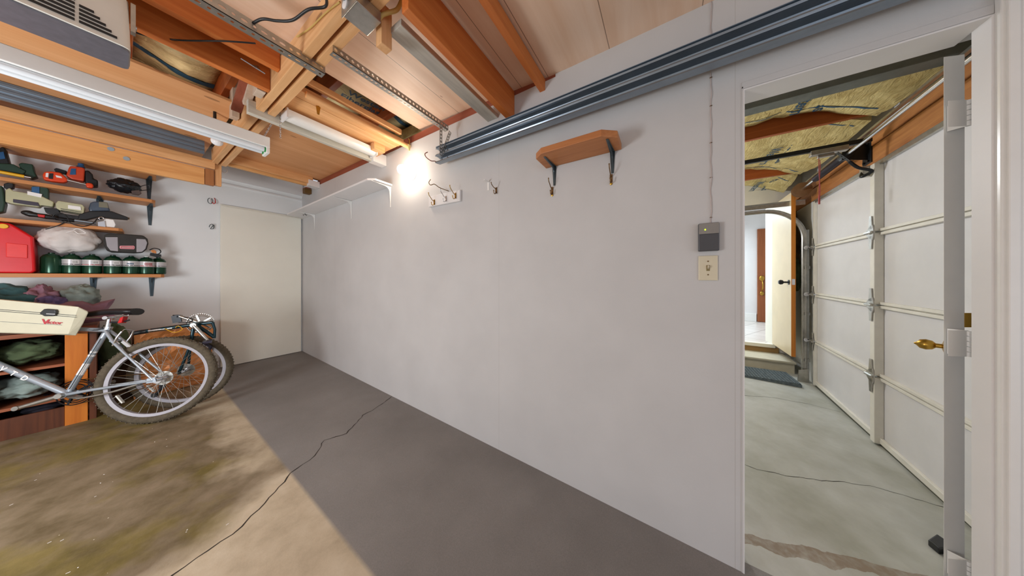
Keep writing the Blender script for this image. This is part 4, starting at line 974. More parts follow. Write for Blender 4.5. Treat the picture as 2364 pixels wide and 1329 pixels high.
# ---- open door leaf of the passage seen on edge
hy = onX(2200, 640, 1.56); p_l = onX(2178.5, 640, 1.55); p_r = onX(2227, 640, 1.55 + .020)
dd = V((math.cos(math.radians(-29.25)), math.sin(math.radians(-29.25)), 0)); wn = (p_r - p_l); wn.z = 0
t = thing('door_4', None, None, (p_l.x, p_l.y, 0)); t['kind'] = 'structure'
zb_, zt_ = .0, onX(2190, 128, 1.55).z
b = MB(); q = [V((p_l.x, p_l.y, 0)), V((p_r.x, p_r.y, 0)), V((p_r.x, p_r.y, 0)) + dd * .53, V((p_l.x, p_l.y, 0)) + dd * .53]
b.prism([p + V((0, 0, -.02)) for p in q], (0, 0, zt_ + .02)); b.build('door_leaf', M['white_gloss'], t, bevel=.0015)
for py0, py1 in ((232, 292), (762, 822), (1290, 1345)):
    z1, z0 = onX(2238, py0, 1.54).z, onX(2238, py1, 1.54).z; b = MB(); kp = onX(2237, 640, 1.530)
    for k in range(5):
        a, c = z0 + (z1 - z0) * k / 5, z0 + (z1 - z0) * (k + 1) / 5 - .002; b.cyl((kp.x, kp.y, a), (kp.x, kp.y, c), .0065, n=12)
    P = V((p_l.x, p_l.y, 0)) + wn.normalized() * .008; Q = V((p_r.x, p_r.y, 0)); ou = V((-1, .0, 0)) * .0015
    b.prism([P + ou + UZ * z0, V((kp.x, kp.y, z0)), V((kp.x, kp.y, z1)), P + ou + UZ * z1], (-.0015, 0, 0)); b.prism([(kp.x, kp.y, z0), (WX + .10, JR + .018, z0), (WX + .10, JR + .018, z1), (kp.x, kp.y, z1)], (0, .0015, 0))
    b.build('hinge', M['white_gloss'], t, smooth=40)
ks = V((p_l.x, p_l.y, 0)) + dd * .45; kn = V((-dd.y, dd.x, 0)); kz = onX(2160, 798, ks.x).z
kk = V((ks.x, ks.y, kz)); b = MB(); b.lathe(kk, kn, [(.026, 0), (.026, .005), (.010, .009), (.010, .022), (.020, .030), (.024, .045), (.020, .060), (.008, .068), (.003, .074)], 24); b.build('door_knob', M['brass'], t, smooth=50)
b = MB(); q = onX(2240, 740, 1.535); b.prism([onX(2226, 755, 1.53), onX(2251, 755, 1.53), onX(2251, 722, 1.53), onX(2226, 722, 1.53)], (-.002, 0, 0)); b.build('strike_plate', M['brass'], t)
# dark object on the floor beyond the leaf
b = MB(); q = fxy(2166, 1276); qz = floor_z(*q)
b.prism([V((q[0] - .012, q[1] + .004, qz)), V((q[0] + .03, q[1] + .012, qz)), V((q[0] + .10, q[1] - .05, qz)), V((q[0] + .04, q[1] - .07, qz))], (0, 0, .030))
tag(b.build('rubber_wedge', M['black'], bevel=.005), 'dark rubber wedge on the floor beside the open narrow door', 'door stop')

# ================================================================== back wall: hooks
def wire_letter(name, pts, y, r, mat, label):
    return tag(MB().tube(smoothpath([onY(px, py, yy_) for (px, py, yy_) in pts], 6), r, 7).build(name, mat, smooth=60), label, 'hook')
yk = YB - .02
wire_letter('screw_hook', [(484, 457, YB - .02), (480, 460, YB - .03), (481, 467, YB - .035), (487, 470, YB - .03), (490, 465, YB - .02), (489, 458, YB - .001)], 0, .003, M['bracket'], 'grey screw hook on the back wall, left one of the upper pair')
wire_letter('screw_hook', [(490, 466, YB - .03), (493, 470, YB - .035), (497, 468, YB - .03), (497, 462, YB - .02), (495, 457, YB - .001)], 0, .0035, M['redpaint'], 'red tipped screw hook on the back wall, right one of the upper pair')
wire_letter('screw_hook', [(483, 524, YB - .03), (485, 519, YB - .03), (490, 517, YB - .03), (492, 521, YB - .03), (488, 525, YB - .03), (486, 528, YB - .03), (493, 527, YB - .02), (494, 519, YB - .001)], 0, .003, M['bracket'], 'grey screw hook on the back wall below the red one')
wire_letter('screw_hook', [(511, 393, 3.99), (517, 398, 3.98), (523, 398, 3.98), (525, 393, 3.98), (521, 391, 3.98)], 0, .0035, M['white_gloss'], 'white cup hook behind the hanging post above the white door')

# ================================================================== tool shelves on the back wall
YF = 4.18
def tool_shelf(x1, z0, z1, label, brs, drop=.19):
    t = thing('tool_shelf', label, 'shelf', (x1 - .6, YF, z0))
    b = MB(); b.prism([(-1.5, YB - .001, z0), (-1.5, YF, z0), (x1 - .02, YF, z0), (x1, YF + .02, z0), (x1 + .01, YB - .001, z0)], (0, 0, z1 - z0)); b.build('shelf_board', M['shelf'], t, bevel=.002)
    for x in brs: bracket(t, (x, YB - .001, z0 - .001), (0, -1, 0), .20, drop, M['bracket'], .036)
    return t
zS = {1: (1.970, 1.998), 2: (1.668, 1.694), 3: (1.250, 1.281), 0: (2.235, 2.262)}
tool_shelf(.245, *zS[3], 'lowest pine shelf on the back wall, carrying the gas can and canisters', (-.115, .185))
tool_shelf(.026, *zS[2], 'middle pine shelf carrying pale green and black power tools', (-.5, ))
tool_shelf(.195, *zS[1], 'upper pine shelf carrying the orange power tool', (-.085, .175))
tool_shelf(.20, *zS[0], 'topmost wall shelf, mostly hidden behind the rack beam', (.170,))
def sil(px_list, Y, depth):   # outline traced in its own plane, with real thickness
    return [onY(px, py, Y) for px, py in px_list], V((0, depth, 0))
def extr(b, px_list, Y, depth):
    P, v = sil(px_list, Y, depth); b.prism(P, v); return b
# red petrol can
zb = zS[3][1] + .001
t = thing('gas_can', 'red plastic gas can at the left end of the lowest shelf', 'gas can', (-.42, 4.25, zb))
Yc = 4.20; R0 = onY(82, 600, Yc).x; k = lambda px, py: onY(px, py, Yc)
P = [V((-.62, Yc, zb)), V((R0 - .012, Yc, zb)), V((R0, Yc, zb + .02)), V((R0 - .002, Yc, zb + .12)), V((onY(77, 547, Yc).x, Yc, onY(77, 547, Yc).z)), V((onY(24, 515, Yc).x, Yc, onY(24, 515, Yc).z)), V((-.52, Yc, onY(8, 512, Yc).z)), V((-.62, Yc, onY(60, 540, Yc).z))]
b = MB(); b.prism(P, (0, .17, 0)); b.build('can_body', M['red'], t, bevel=.012, seg=3)
b = MB(); b.prism([k(14, 560), k(64, 565), k(64, 596), k(14, 593)], (0, -.006, 0)); b.build('moulded_panel', plain('lighter_red', 'e8302c', .35), t, bevel=.004)
b = MB(); cc = onY(8, 522, Yc); b.cyl(cc + V((0, .0, 0)), cc + V((0, -.012, 0)), .018, n=20); b.build('vent_cap', M['yellow'], t, bevel=.003)
b = MB(); b.cyl((-.45, 4.28, P[5].z - .01), (-.45, 4.28, P[5].z + .03), .025, n=18); b.build('filler_cap', M['black'], t)
# propane canisters
cpx = ((140, 'n'), (166, 'w'), (213, 'g'), (261, 'g'), (303, 'g'), (342, 'r'), (366, 'g'))
labs = ('plain green propane canister nearest the red gas can', 'green propane canister with a small white barcode label', 'green propane canister with grey and red label, third from the gas can',
        'green propane canister with grey label under the left end of the black pouch', 'green propane canister under the right half of the black pouch', 'green propane canister with a red lettered label near the shelf end', 'green propane canister at the very end of the shelf')
xs = [onY(px, 600, 4.27).x for px in (119, 166, 213, 261, 303, 338, 368)]
ys = [4.27, 4.27, 4.26, 4.26, 4.26, 4.27, 4.33]
ys[6] = 4.32; xs[6] = xs[5] + .070
for i, (x, y) in enumerate(zip(xs, ys)):
    r = .0455; t = thing('propane_canister', labs[i], 'canister', (x, y, zb), 'propane canisters on the lowest shelf'); o = V((x, y, zb)); Hc = .146
    b = MB(); b.lathe(o, UZ, [(r - .006, 0), (r - .001, .004), (r, .012), (r, Hc - .022), (r - .004, Hc - .010), (r * .72, Hc + .006), (r * .42, Hc + .013), (.015, Hc + .015), (.015, Hc + .02), (.002, Hc + .021)], 28); b.build('can_body', M['canister'], t, smooth=35)
    if i:
        b = MB(); b.lathe(o + V((0, 0, .062)), UZ, [(r + .0006, .008), (r + .0006, .058)], 28); b.f = b.f[:-2]; b.mi = b.mi[:-2]; lb = b.build('paper_label', M['canlabel'], t, smooth=35)
        def curved(a0, a1, z0, z1, mat, nm):
            b = MB(); n = 8; P = []
            for q in range(n + 1):
                a = a0 + (a1 - a0) * q / n
                for z in (z0, z1): P.append(o + V(((r + .0012) * math.sin(a), -(r + .0012) * math.cos(a), z)))
            b.add(P, [(2 * q, 2 * q + 2, 2 * q + 3, 2 * q + 1) for q in range(n)]); b.build(nm, mat, lb)
        curved(-1.5, 1.5, .0705, .0735, M['labelwhite'], 'label_edge'); curved(-1.5, 1.5, .117, .120, M['labelwhite'], 'label_edge')
        curved(-1.5, 1.5, .075, .081, M['labelred'] if i in (2, 5) else M['labelblack'], 'colour_band')
        if i in (1, 2, 3): curved(.05, .75, .085, .112, M['labelwhite'], 'barcode_patch'); [curved(.12 + q * .09, .16 + q * .09, .089, .108, M['labelblack'], 'barcode_line') for q in range(6)]
        if i == 5: [curved(-.25 + q * .17, -.15 + q * .17, .085, .108, M['labelred'], 'red_lettering') for q in range(6)]
        if i in (4,): [curved(-.5 + q * .16, -.40 + q * .16, .088, .102, M['ink_blue'], 'blue_lettering') for q in range(5)]
    b = MB(); b.cyl(o + V((0, 0, Hc + .014)), o + V((0, 0, Hc + .026)), .013, n=16); b.build('valve_cap', M['labelwhite'] if i == 5 else M['black'], t)
# white drawstring bag lying on the canisters
zc3 = zb + .158
t = thing('drawstring_bag', 'crumpled white cloth bag lying on top of the canisters', 'bag', ((xs[0] + xs[2]) / 2, 4.27, zc3))
cc = onY(158, 553, 4.24)
def bagf(d):
    return (1 + .16 * noise.noise(d * 2.1 + V((3, 1, 0))) + .09 * noise.noise(d * 5 + V((1, 5, 0))) + .045 * noise.noise(d * 11)) * (1 - .30 * max(0, -d.z - .55))
sx = (onY(232, 553, 4.24).x - onY(86, 553, 4.24).x) / 2; sz = (onY(158, 520, 4.24).z - onY(158, 585, 4.24).z) / 2
b = MB(); b.ball((onY(160, 553, 4.24).x, 4.27, cc.z), sx * 1.02, .085, sz * 1.02, 48, 30, bagf); b.build('bag_body', M['bagwhite'], t, smooth=80)
b = MB(); s0 = onY(170, 530, 4.16); b.tube(smoothpath([s0, s0 + V((.02, -.01, .01)), s0 + V((.05, -.012, -.02)), s0 + V((.02, -.014, -.03)), s0 + V((.0, -.01, -.01)), s0 + V((-.03, -.012, -.03))]), .0025, 6); b.build('drawstring', M['labelwhite'], t)
# black and grey pouch with a red badge
t = thing('tool_pouch', 'black zipped pouch with grey ends and a red badge lying on the canisters', 'pouch', (.1, 4.27, zc3))
Yp = 4.19
b = MB(); extr(b, [(238, 556), (241, 542), (250, 538), (280, 539), (331, 543), (341, 551), (343, 562), (339, 575), (330, 582), (310, 583), (258, 581), (246, 577), (240, 566)], Yp, .15); b.build('pouch_body', M['bagblack'], t, bevel=.012, seg=3)
b = MB(); extr(b, [(243, 547), (272, 547), (273, 580), (255, 578), (247, 568)], Yp - .003, .01); extr(b, [(315, 551), (336, 552), (340, 560), (336, 574), (328, 581), (315, 582)], Yp - .003, .01); b.build('grey_panel', M['baggrey'], t, bevel=.003)
b = MB(); extr(b, [(277, 567), (309, 567), (311, 569), (311, 573), (309, 575), (278, 574), (276, 572), (276, 569)], Yp - .006, .006); bd = b.build('badge', plain('pale_badge_rim', 'e8a0a8', .4), t, bevel=.001)
b = MB(); extr(b, [(279, 568.5), (309, 568.8), (309, 573.4), (279, 573)], Yp - .0075, .003); b.build('badge_field', M['labelred'], bd)
b = MB(); 
for q in range(9): c = onY(281 + q * 3.1, 571, Yp - .008); b.box(c.x, c.x + .0035, c.y, c.y + .001, c.z - .0035, c.z + .0035)
b.build('badge_lettering', M['labelwhite'], bd)
# webbing strap with orange tag at the end of the shelf
c = onY(356, 580, 4.26); t = thing('webbing_strap', 'black webbing loop with an orange tag on the last canister', 'strap', c)
b = MB(); b.tube(smoothpath([onY(345, 577, 4.24), onY(355, 573, 4.24), onY(367, 575, 4.25), onY(371, 581, 4.26), onY(365, 586, 4.26), onY(352, 585, 4.25)]), .004, 7); b.build('loop', M['cord'], t, smooth=60)
b = MB(); extr(b, [(347, 578), (355, 576), (361, 580), (361, 585), (352, 583)], 4.245, .015); b.build('tag', M['copper'], t, bevel=.002)
b = MB(); extr(b, [(347, 583), (372, 587), (373, 592), (361, 593), (346, 589)], 4.25, .04); b.build('buckle', M['black'], t, bevel=.002)

# ---- middle shelf: tools
zb = zS[2][1]
def sh_y(f=4.22): return f
Yt = 4.22
t = thing('power_tool', 'pale green hand power tool with a black battery, left on the middle shelf', 'power tool', (-.35, Yt, zb))
b = MB(); extr(b, [(12, 438), (22, 433), (30, 440), (60, 445), (96, 452), (112, 460), (125, 466), (122, 477), (95, 473), (90, 478), (60, 474), (30, 470), (12, 466)], Yt, .09); b.build('tool_body', M['greentool'], t, bevel=.006)
b = MB(); extr(b, [(30, 459), (88, 467), (92, 476), (60, 472), (30, 467)], Yt - .004, .02); b.build('side_slot', plain('dark_mauve_slot', '3c3644', .5), t, bevel=.002)
b = MB(); extr(b, [(72, 432), (78, 427), (105, 429), (112, 437), (112, 462), (96, 456), (72, 452)], Yt + .01, .07); b.build('battery', M['darkgreen'], t, bevel=.004)
b = MB(); extr(b, [(73, 431), (91, 431), (91, 447), (73, 446)], Yt + .004, .01); b.build('blue_label', M['blue'], t)
b = MB(); extr(b, [(63, 441), (97, 448), (95, 456), (63, 449)], Yt - .002, .02); b.build('white_label', M['labelwhite'], t)
t = thing('power_tool', 'dark tool with a green grip at the very left of the middle shelf', 'power tool', (-.47, Yt, zb))
b = MB(); extr(b, [(-14, 430), (4, 428), (8, 440), (12, 470), (8, 488), (-14, 492)], Yt + .01, .09); b.build('tool_body', M['darkgreen'], t, bevel=.006)
b = MB(); extr(b, [(8, 424), (22, 420), (32, 424), (30, 434), (14, 437), (8, 432)], Yt + .02, .06); b.build('grip', M['black'], t, bevel=.005)
t = thing('power_tool', 'pale green boxy tool with a window in the centre of the middle shelf', 'power tool', (-.2, Yt, zb))
b = MB(); extr(b, [(128, 470), (134, 463), (190, 472), (195, 478), (194, 490), (188, 494), (138, 485), (130, 480)], Yt - .02, .10); b.build('tool_body', M['greentool'], t, bevel=.004)
b = MB(); extr(b, [(157, 473), (186, 477), (187, 485), (157, 481)], Yt - .025, .01); b.build('white_label', M['labelwhite'], t)
b = MB()
for q in (0, 3.5): extr(b, [(140, 481 + q), (188, 489 + q), (188, 490 + q), (140, 482 + q)], Yt - .024, .01)
b.build('vent_line', M['black'], t)
b = MB(); extr(b, [(100, 478), (135, 481), (140, 492), (195, 500), (193, 508), (150, 506), (105, 490)], Yt + .0, .07); b.build('foot', M['black'], t, bevel=.005)
t = thing('power_tool', 'black tool with grey dome and long nozzle, rightmost on the middle shelf', 'power tool', (-.05, Yt, zb))
b = MB(); extr(b, [(204, 480), (208, 468), (216, 464), (248, 466), (252, 480), (256, 487), (206, 488)], Yt + .01, .09); b.build('motor_dome', plain('blue_grey_dome', '4a5666', .35, 0, .15), t, bevel=.012, seg=3)
b = MB(); extr(b, [(228, 465), (248, 467), (251, 480), (228, 478)], Yt + .005, .01); b.build('grey_panel', plain('khaki_panel', '7a7664', .5), t, bevel=.003)
b = MB(); extr(b, [(182, 494), (206, 487), (258, 487), (296, 501), (296, 507), (262, 504), (230, 500), (200, 507), (180, 506)], Yt - .02, .06); b.build('nozzle', M['black'], t, bevel=.006)
b = MB(); q = onY(296, 504, Yt + .01); b.cyl(q + V((-.006, 0, 0)), q + V((.006, 0, 0)), .009, n=12); b.build('nozzle_ring', M['bronze'], t)
t = thing('power_tool', 'black grinder with a red button lying along the middle shelf edge', 'power tool', (-.33, Yt, zb))
b = MB(); a0, a1 = onY(58, 492, Yt - .015), onY(128, 503, Yt - .015); b.tube([a0, a0.lerp(a1, .15), a0.lerp(a1, .4), a0.lerp(a1, .7), a1], [.016, .022, .017, .020, .014], 14); b.ball(a0 + V((.01, -.0, .004)), .026, .022, .020); b.build('tool_body', M['black'], t, smooth=50)
b = MB(); extr(b, [(86, 494), (104, 496), (103, 502), (88, 500)], Yt - .042, .02); b.build('red_button', M['redpaint'], t, bevel=.003)
t = thing('blue_tube', 'short blue and grey metal tube lying on the middle shelf', 'tube', onY(195, 508, Yt - .02))
b = MB(); b.cyl(onY(128, 504, Yt), onY(172, 509, Yt), .014, n=14); b.build('dark_section', M['blackmetal'], t, smooth=50)
b = MB(); b.cyl(onY(172, 508, Yt - .01), onY(222, 515, Yt - .01), .012, n=14); b.build('bright_section', M['rail'], t, smooth=50)
t = thing('metal_clamp', 'small silver and white clamp at the right end of the middle shelf', 'clamp', onY(245, 515, Yt))
b = MB(); extr(b, [(240, 504), (262, 507), (267, 518), (264, 525), (240, 523)], Yt - .02, .05); b.build('jaw', M['labelwhite'], t, bevel=.003)
b = MB(); q = onY(234, 504, Yt - .03); b.tube([q + V((.012 * math.cos(a * .8), 0, .012 * math.sin(a * .8))) for a in range(8)], .004, 7, closed=True); extr(b, [(225, 512), (242, 509), (244, 524), (226, 522)], Yt - .03, .05); b.build('screw_block', M['steel'], t, bevel=.002)
c = onY(150, 505, 4.17)
b = MB(); b.tube(smoothpath([onY(122, 500, 4.19), onY(128, 493, 4.18), onY(144, 492, 4.175), onY(156, 503, 4.172), onY(160, 512, 4.17), onY(176, 520, 4.165), onY(195, 522, 4.165), onY(215, 515, 4.17), onY(224, 505, 4.18)], 6), .0035, 7)
b.tube(smoothpath([onY(150, 512, 4.165), onY(138, 519, 4.165), onY(120, 525, 4.17), onY(105, 529, 4.175)], 6), .0035, 7); b.tube(smoothpath([onY(122, 497, 4.19), onY(134, 505, 4.17), onY(150, 513, 4.165), onY(158, 510, 4.17)], 6), .0035, 7)
tag(b.build('power_cord', M['cord'], smooth=60), 'black cord looping over the edge of the middle shelf', 'cord')
# ---- upper shelf: tools
zb = zS[1][1]
t = thing('power_tool', 'orange power tool with black motor and blue knob on the upper shelf', 'power tool', (-.15, Yt, zb))
b = MB(); extr(b, [(98, 403), (102, 396), (118, 395), (140, 398), (150, 407), (156, 413), (155, 418), (148, 421), (120, 418), (100, 414)], Yt - .02, .06); h = b.build('handle', M['orange'], t, bevel=.008, seg=3)
b = MB(); extr(b, [(114, 400), (123, 400), (122, 413), (112, 412)], Yt - .023, .01); b.build('grip_hole', M['black'], h); 
b = MB(); extr(b, [(106, 399), (112, 399), (111, 409), (105, 408)], Yt - .023, .01); extr(b, [(128, 404), (141, 407), (144, 411), (130, 409)], Yt - .023, .01); b.build('white_sticker', M['labelwhite'], h)
b = MB(); extr(b, [(152, 405), (158, 388), (162, 382), (192, 386), (196, 390), (194, 418), (165, 413)], Yt, .09); b.build('tool_body', plain('darker_orange_plastic', 'cc4420', .4), t, bevel=.008, seg=3)
b = MB(); extr(b, [(164, 389), (175, 389), (175, 403), (161, 403)], Yt - .004, .01); b.build('blue_label', M['blue'], t)
b = MB(); extr(b, [(124, 390), (130, 387), (154, 394), (153, 402), (128, 397)], Yt + .02, .04); b.build('rear_grip', M['black'], t, bevel=.004)
b = MB(); q = onY(187, 387, Yt + .04); b.lathe(q, UZ, [(.020, 0), (.019, .012), (.014, .016), (.014, .034), (.003, .036)], 18); b.build('knob', M['blue'], t, smooth=40)
b = MB(); extr(b, [(194, 394), (204, 392), (214, 402), (216, 412), (226, 415), (226, 430), (205, 430), (196, 420)], Yt + .01, .09); b.build('motor', M['black'], t, bevel=.01, seg=3)
b = MB(); b.cyl(onY(155, 415, Yt - .01), onY(200, 426, Yt - .01), .0075, n=12); b.build('shaft', M['galv'], t, smooth=50)
b = MB(); extr(b, [(197, 424), (201, 421), (213, 423), (216, 428), (214, 434), (200, 432)], Yt - .03, .045); b.build('orange_tip', M['orange'], t, bevel=.008, seg=3)
t = thing('trash_bag', 'black plastic bag bundle at the right end of the upper shelf', 'bag', onY(290, 440, 4.25))
b = MB(); c = onY(286, 425, 4.25); b.ball((c.x, 4.27, c.z - .01), .088, .07, .062, 44, 28, lambda d: 1 + .20 * noise.noise(d * 1.8 + V((7, 2, 0))) + .12 * noise.noise(d * 4.5) + .05 * noise.noise(d * 10)); b.build('bag_body', M['binbag'], t, smooth=40)
b = MB(); b.tube(smoothpath([onY(322, 440, 4.19), onY(333, 439, 4.19), onY(345, 437, 4.2), (onY(346, 430, 4.2)), onY(337, 427, 4.2), onY(325, 430, 4.19)]), .003, 6); b.build('tie_cord', M['cord'], t)
b = MB(); extr(b, [(303, 440), (322, 438), (327, 446), (320, 450), (305, 447)], 4.195, .03); b.build('small_bundle', plain('brown_bundle', '5a4a44', .6, 0, .3), t, bevel=.004)
t = thing('power_tool', 'dark tool with a green battery at the left of the upper shelf', 'power tool', (-.4, Yt, zb))
b = MB(); extr(b, [(-12, 348), (4, 338), (12, 342), (18, 362), (22, 376), (16, 384), (-12, 384)], Yt + .02, .08); b.build('tool_head', M['black'], t, bevel=.006)
b = MB(); extr(b, [(-10, 376), (30, 378), (48, 388), (60, 394), (55, 402), (-10, 394)], Yt + .0, .08); b.build('tool_body', M['darkgreen'], t, bevel=.006)
b = MB(); extr(b, [(42, 378), (50, 375), (76, 379), (79, 395), (86, 408), (70, 412), (52, 400)], Yt + .01, .08); b.build('battery', M['darkgreen'], t, bevel=.006)
b = MB(); extr(b, [(-8, 352), (8, 350), (12, 366), (-6, 368)], Yt + .014, .01); b.build('blue_label', M['blue'], t)
t = thing('hand_tool', 'yellow handled tool lying at the front left of the upper shelf', 'hand tool', onY(20, 402, Yt - .03))
b = MB(); b.cyl(onY(-14, 394, Yt - .02), onY(56, 407, Yt - .02), .0115, n=14); b.build('yellow_handle', M['yellow'], t, smooth=50)
b = MB(); b.cyl(onY(56, 407, Yt - .02), onY(72, 410, Yt - .02), .007, n=12); b.build('steel_end', M['steel'], t, smooth=50)

# ================================================================== cabinet with clothes, case, boxes
def hull(b, pts):
    bm = bmesh.new(); [bm.verts.new(p) for p in pts]; bmesh.ops.convex_hull(bm, input=bm.verts)
    bm.verts.ensure_lookup_table(); used = [v for v in bm.verts if v.link_faces]; ix = {v: i for i, v in enumerate(used)}
    b.add([v.co.copy() for v in used], [tuple(ix[v] for v in f.verts) for f in bm.faces]); bm.free(); return b
CX0, CX1, CY0, CY1 = -.47, -.085, 3.74, 4.40; cz0 = .150; ctop = .862
t = thing('cabinet', 'open dark red-brown wooden shelf unit behind the silver bicycle', 'cabinet', ((CX0 + CX1) / 2, 4.05, cz0))
b = MB(); b.box(CX0, CX1, CY0 - .01, CY1, ctop - .028, ctop); b.build('top_board', M['cabx'], t, bevel=.002)
b = MB(); b.box(-.203, -.118, CY0 - .008, CY0 + .022, cz0, ctop - .029); b.build('front_post', M['post'], t, bevel=.002)
b = MB(); b.box(CX0, CX0 + .03, CY0, CY1, cz0, ctop - .029); b.build('side_panel', M['cab'], t); b = MB(); b.box(CX1 - .028, CX1, CY0, CY1, cz0, ctop - .029); b.build('side_panel', M['cab'], t)
b = MB(); b.box(CX0 + .031, CX1 - .029, CY1 - .015, CY1, cz0, ctop - .029); b.build('back_panel', M['cab'], t)
for z in (.595, .345, .185):
    b = MB(); b.box(CX0 + .031, CX1 - .029, CY0 + .024, CY1 - .016, z, z + .02); b.build('shelf_board', M['cabx'], t, bevel=.002)
b = MB(); b.box(CX0 + .031, -.204, CY0, CY0 + .02, .160, .30); b.build('drawer_front', M['cab'], t, bevel=.002)
def blob(name, mat, label, cat, px, py, Y, rx, ry, rz, seed, amp=.2, fr=2.3, minz=None):
    c = onY(px, py, Y)
    if minz is not None: c.z = max(c.z, minz + rz * .8)
    b = cloth_blob(c, (rx, ry, rz), seed, amp, fr, 44, 28)
    if minz is not None:
        for p in b.v: p.z = max(p.z, minz + .001)
    return tag(b.build(name, mat, smooth=80), label, cat)
blob('folded_clothes', M['olive'], 'dark green bundled clothes on the upper inner shelf of the cabinet', 'clothes', 70, 810, 3.93, .12, .14, .075, 3, .25, minz=.615)
blob('folded_clothes', M['greycloth'], 'grey and dark cloth bundle on the lower inner shelf of the cabinet', 'clothes', 60, 890, 3.93, .12, .14, .08, 6, .28, minz=.365)
blob('folded_clothes', plain('near_black_cloth', '1e1a26', .9, 0, .3), 'dark bundle beside the cabinet post on the bottom shelf', 'clothes', 110, 930, 3.95, .09, .12, .055, 12, .25, minz=.205)
blob('teal_jacket', M['tealcloth'], 'teal grey jacket heaped at the left on the cabinet top', 'clothes', 8, 698, 4.10, .16, .16, .115, 5, .30, minz=ctop)
blob('mauve_blanket', M['lav'], 'mauve cloth heap between the teal jacket and the grey hood', 'clothes', 88, 700, 4.12, .09, .14, .13, 8, .32, 2.8, minz=ctop)
blob('purple_cloth', M['purple'], 'small purple crumpled cloth in front of the mauve heap', 'clothes', 118, 698, 4.00, .055, .06, .05, 14, .35, 3, minz=None)
blob('grey_jacket', M['greycloth'], 'shiny grey-green hooded jacket on the right of the cabinet top', 'clothes', 186, 690, 4.10, .09, .12, .11, 21, .22, 2.6, minz=ctop)
# mauve sheet spreading to the right with a pointed end
def cloth_strip(name, mat, outline, Y, depth, label):
    b = MB(); P = [onY(px, py, Y) for px, py in outline]; n = len(P); vs_ = []
    for j in range(7):
        u = j / 6
        for i, p in enumerate(P):
            q = p.copy(); q.y += depth * (u - .5); s = 1 - .30 * (2 * u - 1) ** 2; c = sum(P, V((0, 0, 0))) / n; q.x = c.x + (q.x - c.x) * s; q.z = c.z + (q.z - c.z) * s
            q += V((0, .01, .006)) * noise.noise(V((i * 1.3, j * 1.1, 2))); vs_.append(q)
    f = [(j * n + i, j * n + (i + 1) % n, (j + 1) * n + (i + 1) % n, (j + 1) * n + i) for j in range(6) for i in range(n)] + [tuple(range(n))[::-1], tuple(range(6 * n, 7 * n))]
    b.add(vs_, f); o = b.build(name, mat, smooth=50); return tag(o, label, 'clothes')
cloth_strip('mauve_sheet', M['lav'], [(130, 700), (160, 695), (190, 694), (215, 702), (232, 697), (250, 692), (266, 689), (262, 698), (250, 712), (262, 724), (270, 732), (240, 740), (200, 745), (140, 748), (126, 725)], 4.00, .16, 'mauve sheet hanging over the cabinet edge with a pointed end behind the saddle')
t_ = blob('dark_sack', M['olive'], 'dark olive sack standing behind the bicycle seat', 'bag', 262, 800, 4.02, .075, .10, .20, 31, .18, 2.0)
# instrument style case, laid across the cabinet edge
pA = onY(0, 730, 3.66); pB = onY(205, 740, 3.50); dA = pB - pA; dA.z = 0; dA.normalize(); nA = V((dA.y, -dA.x, 0)); nA = nA if nA.y < 0 else -nA
def onP(px, py, off=0.0):
    r = ray(px, py); p0 = pA + nA * off; return EYEP + r * ((p0 - EYEP).dot(nA) / r.dot(nA))
t = thing('hard_case', 'off-white hard case with black latch and red lettering lying on the cabinet', 'case', pA)
F = [(-110, 681), (181, 708), (157, 771), (-110, 765)]; Fe = [(203, 718), (204, 722), (192, 747), (176, 774)]
zlow = ctop + .002
b = MB(); pts = [onP(*p) for p in F]; e_ = []
for p in Fe:
    r_ = ray(*p); q_ = onP(*p); e_.append(q_ + r_ * (.03 / r_.y))
pts2 = []
for p in pts + e_: pts2.append(p); pts2.append(p + V((-.035, .20, 0)))
hull(b, pts2); b.build('case_shell', M['case'], t, bevel=.006, seg=2)
b = MB()
for y0, y1, dy in ((711, 729, 0), (714.5, 733, 0)): b.beam(onP(-90, 707 + dy + (y0 - 711), .001), onP(176, y1 - 1, .001), .003, .0016, nA)
b.build('seam', M['labelblack'], t)
b = MB(); b.beam(onP(-90, 737, .001), onP(143, 750, .001), .002, .0012, nA); b.build('groove', M['ink_grey'], t)
b = MB(); b.prism([onP(97, 722), onP(108, 712), (onP(134, 714)), onP(136, 720), onP(131, 729), onP(108, 729)], nA * .018); lt = b.build('latch', M['black'], t, bevel=.004)
b = MB(); b.prism([onP(107, 723, .019), onP(128, 724, .019), onP(127, 726, .019), onP(107, 725, .019)], nA * .001); b.build('latch_glint_plate', M['steel'], lt)
o_ = onP(95, 747, .0015); xd = onP(139, 749.5, .0015) - o_
text('case_lettering', 'V', .046, o_, xd, UZ, plain('logo_red', 'b8303c', .4), t, .0005, .0018, .15)
text('case_lettering', 'ictor', .030, onP(108, 746.5, .0015), xd, UZ, plain('logo_red', 'b8303c', .4), t, .0005, .0010, .25)
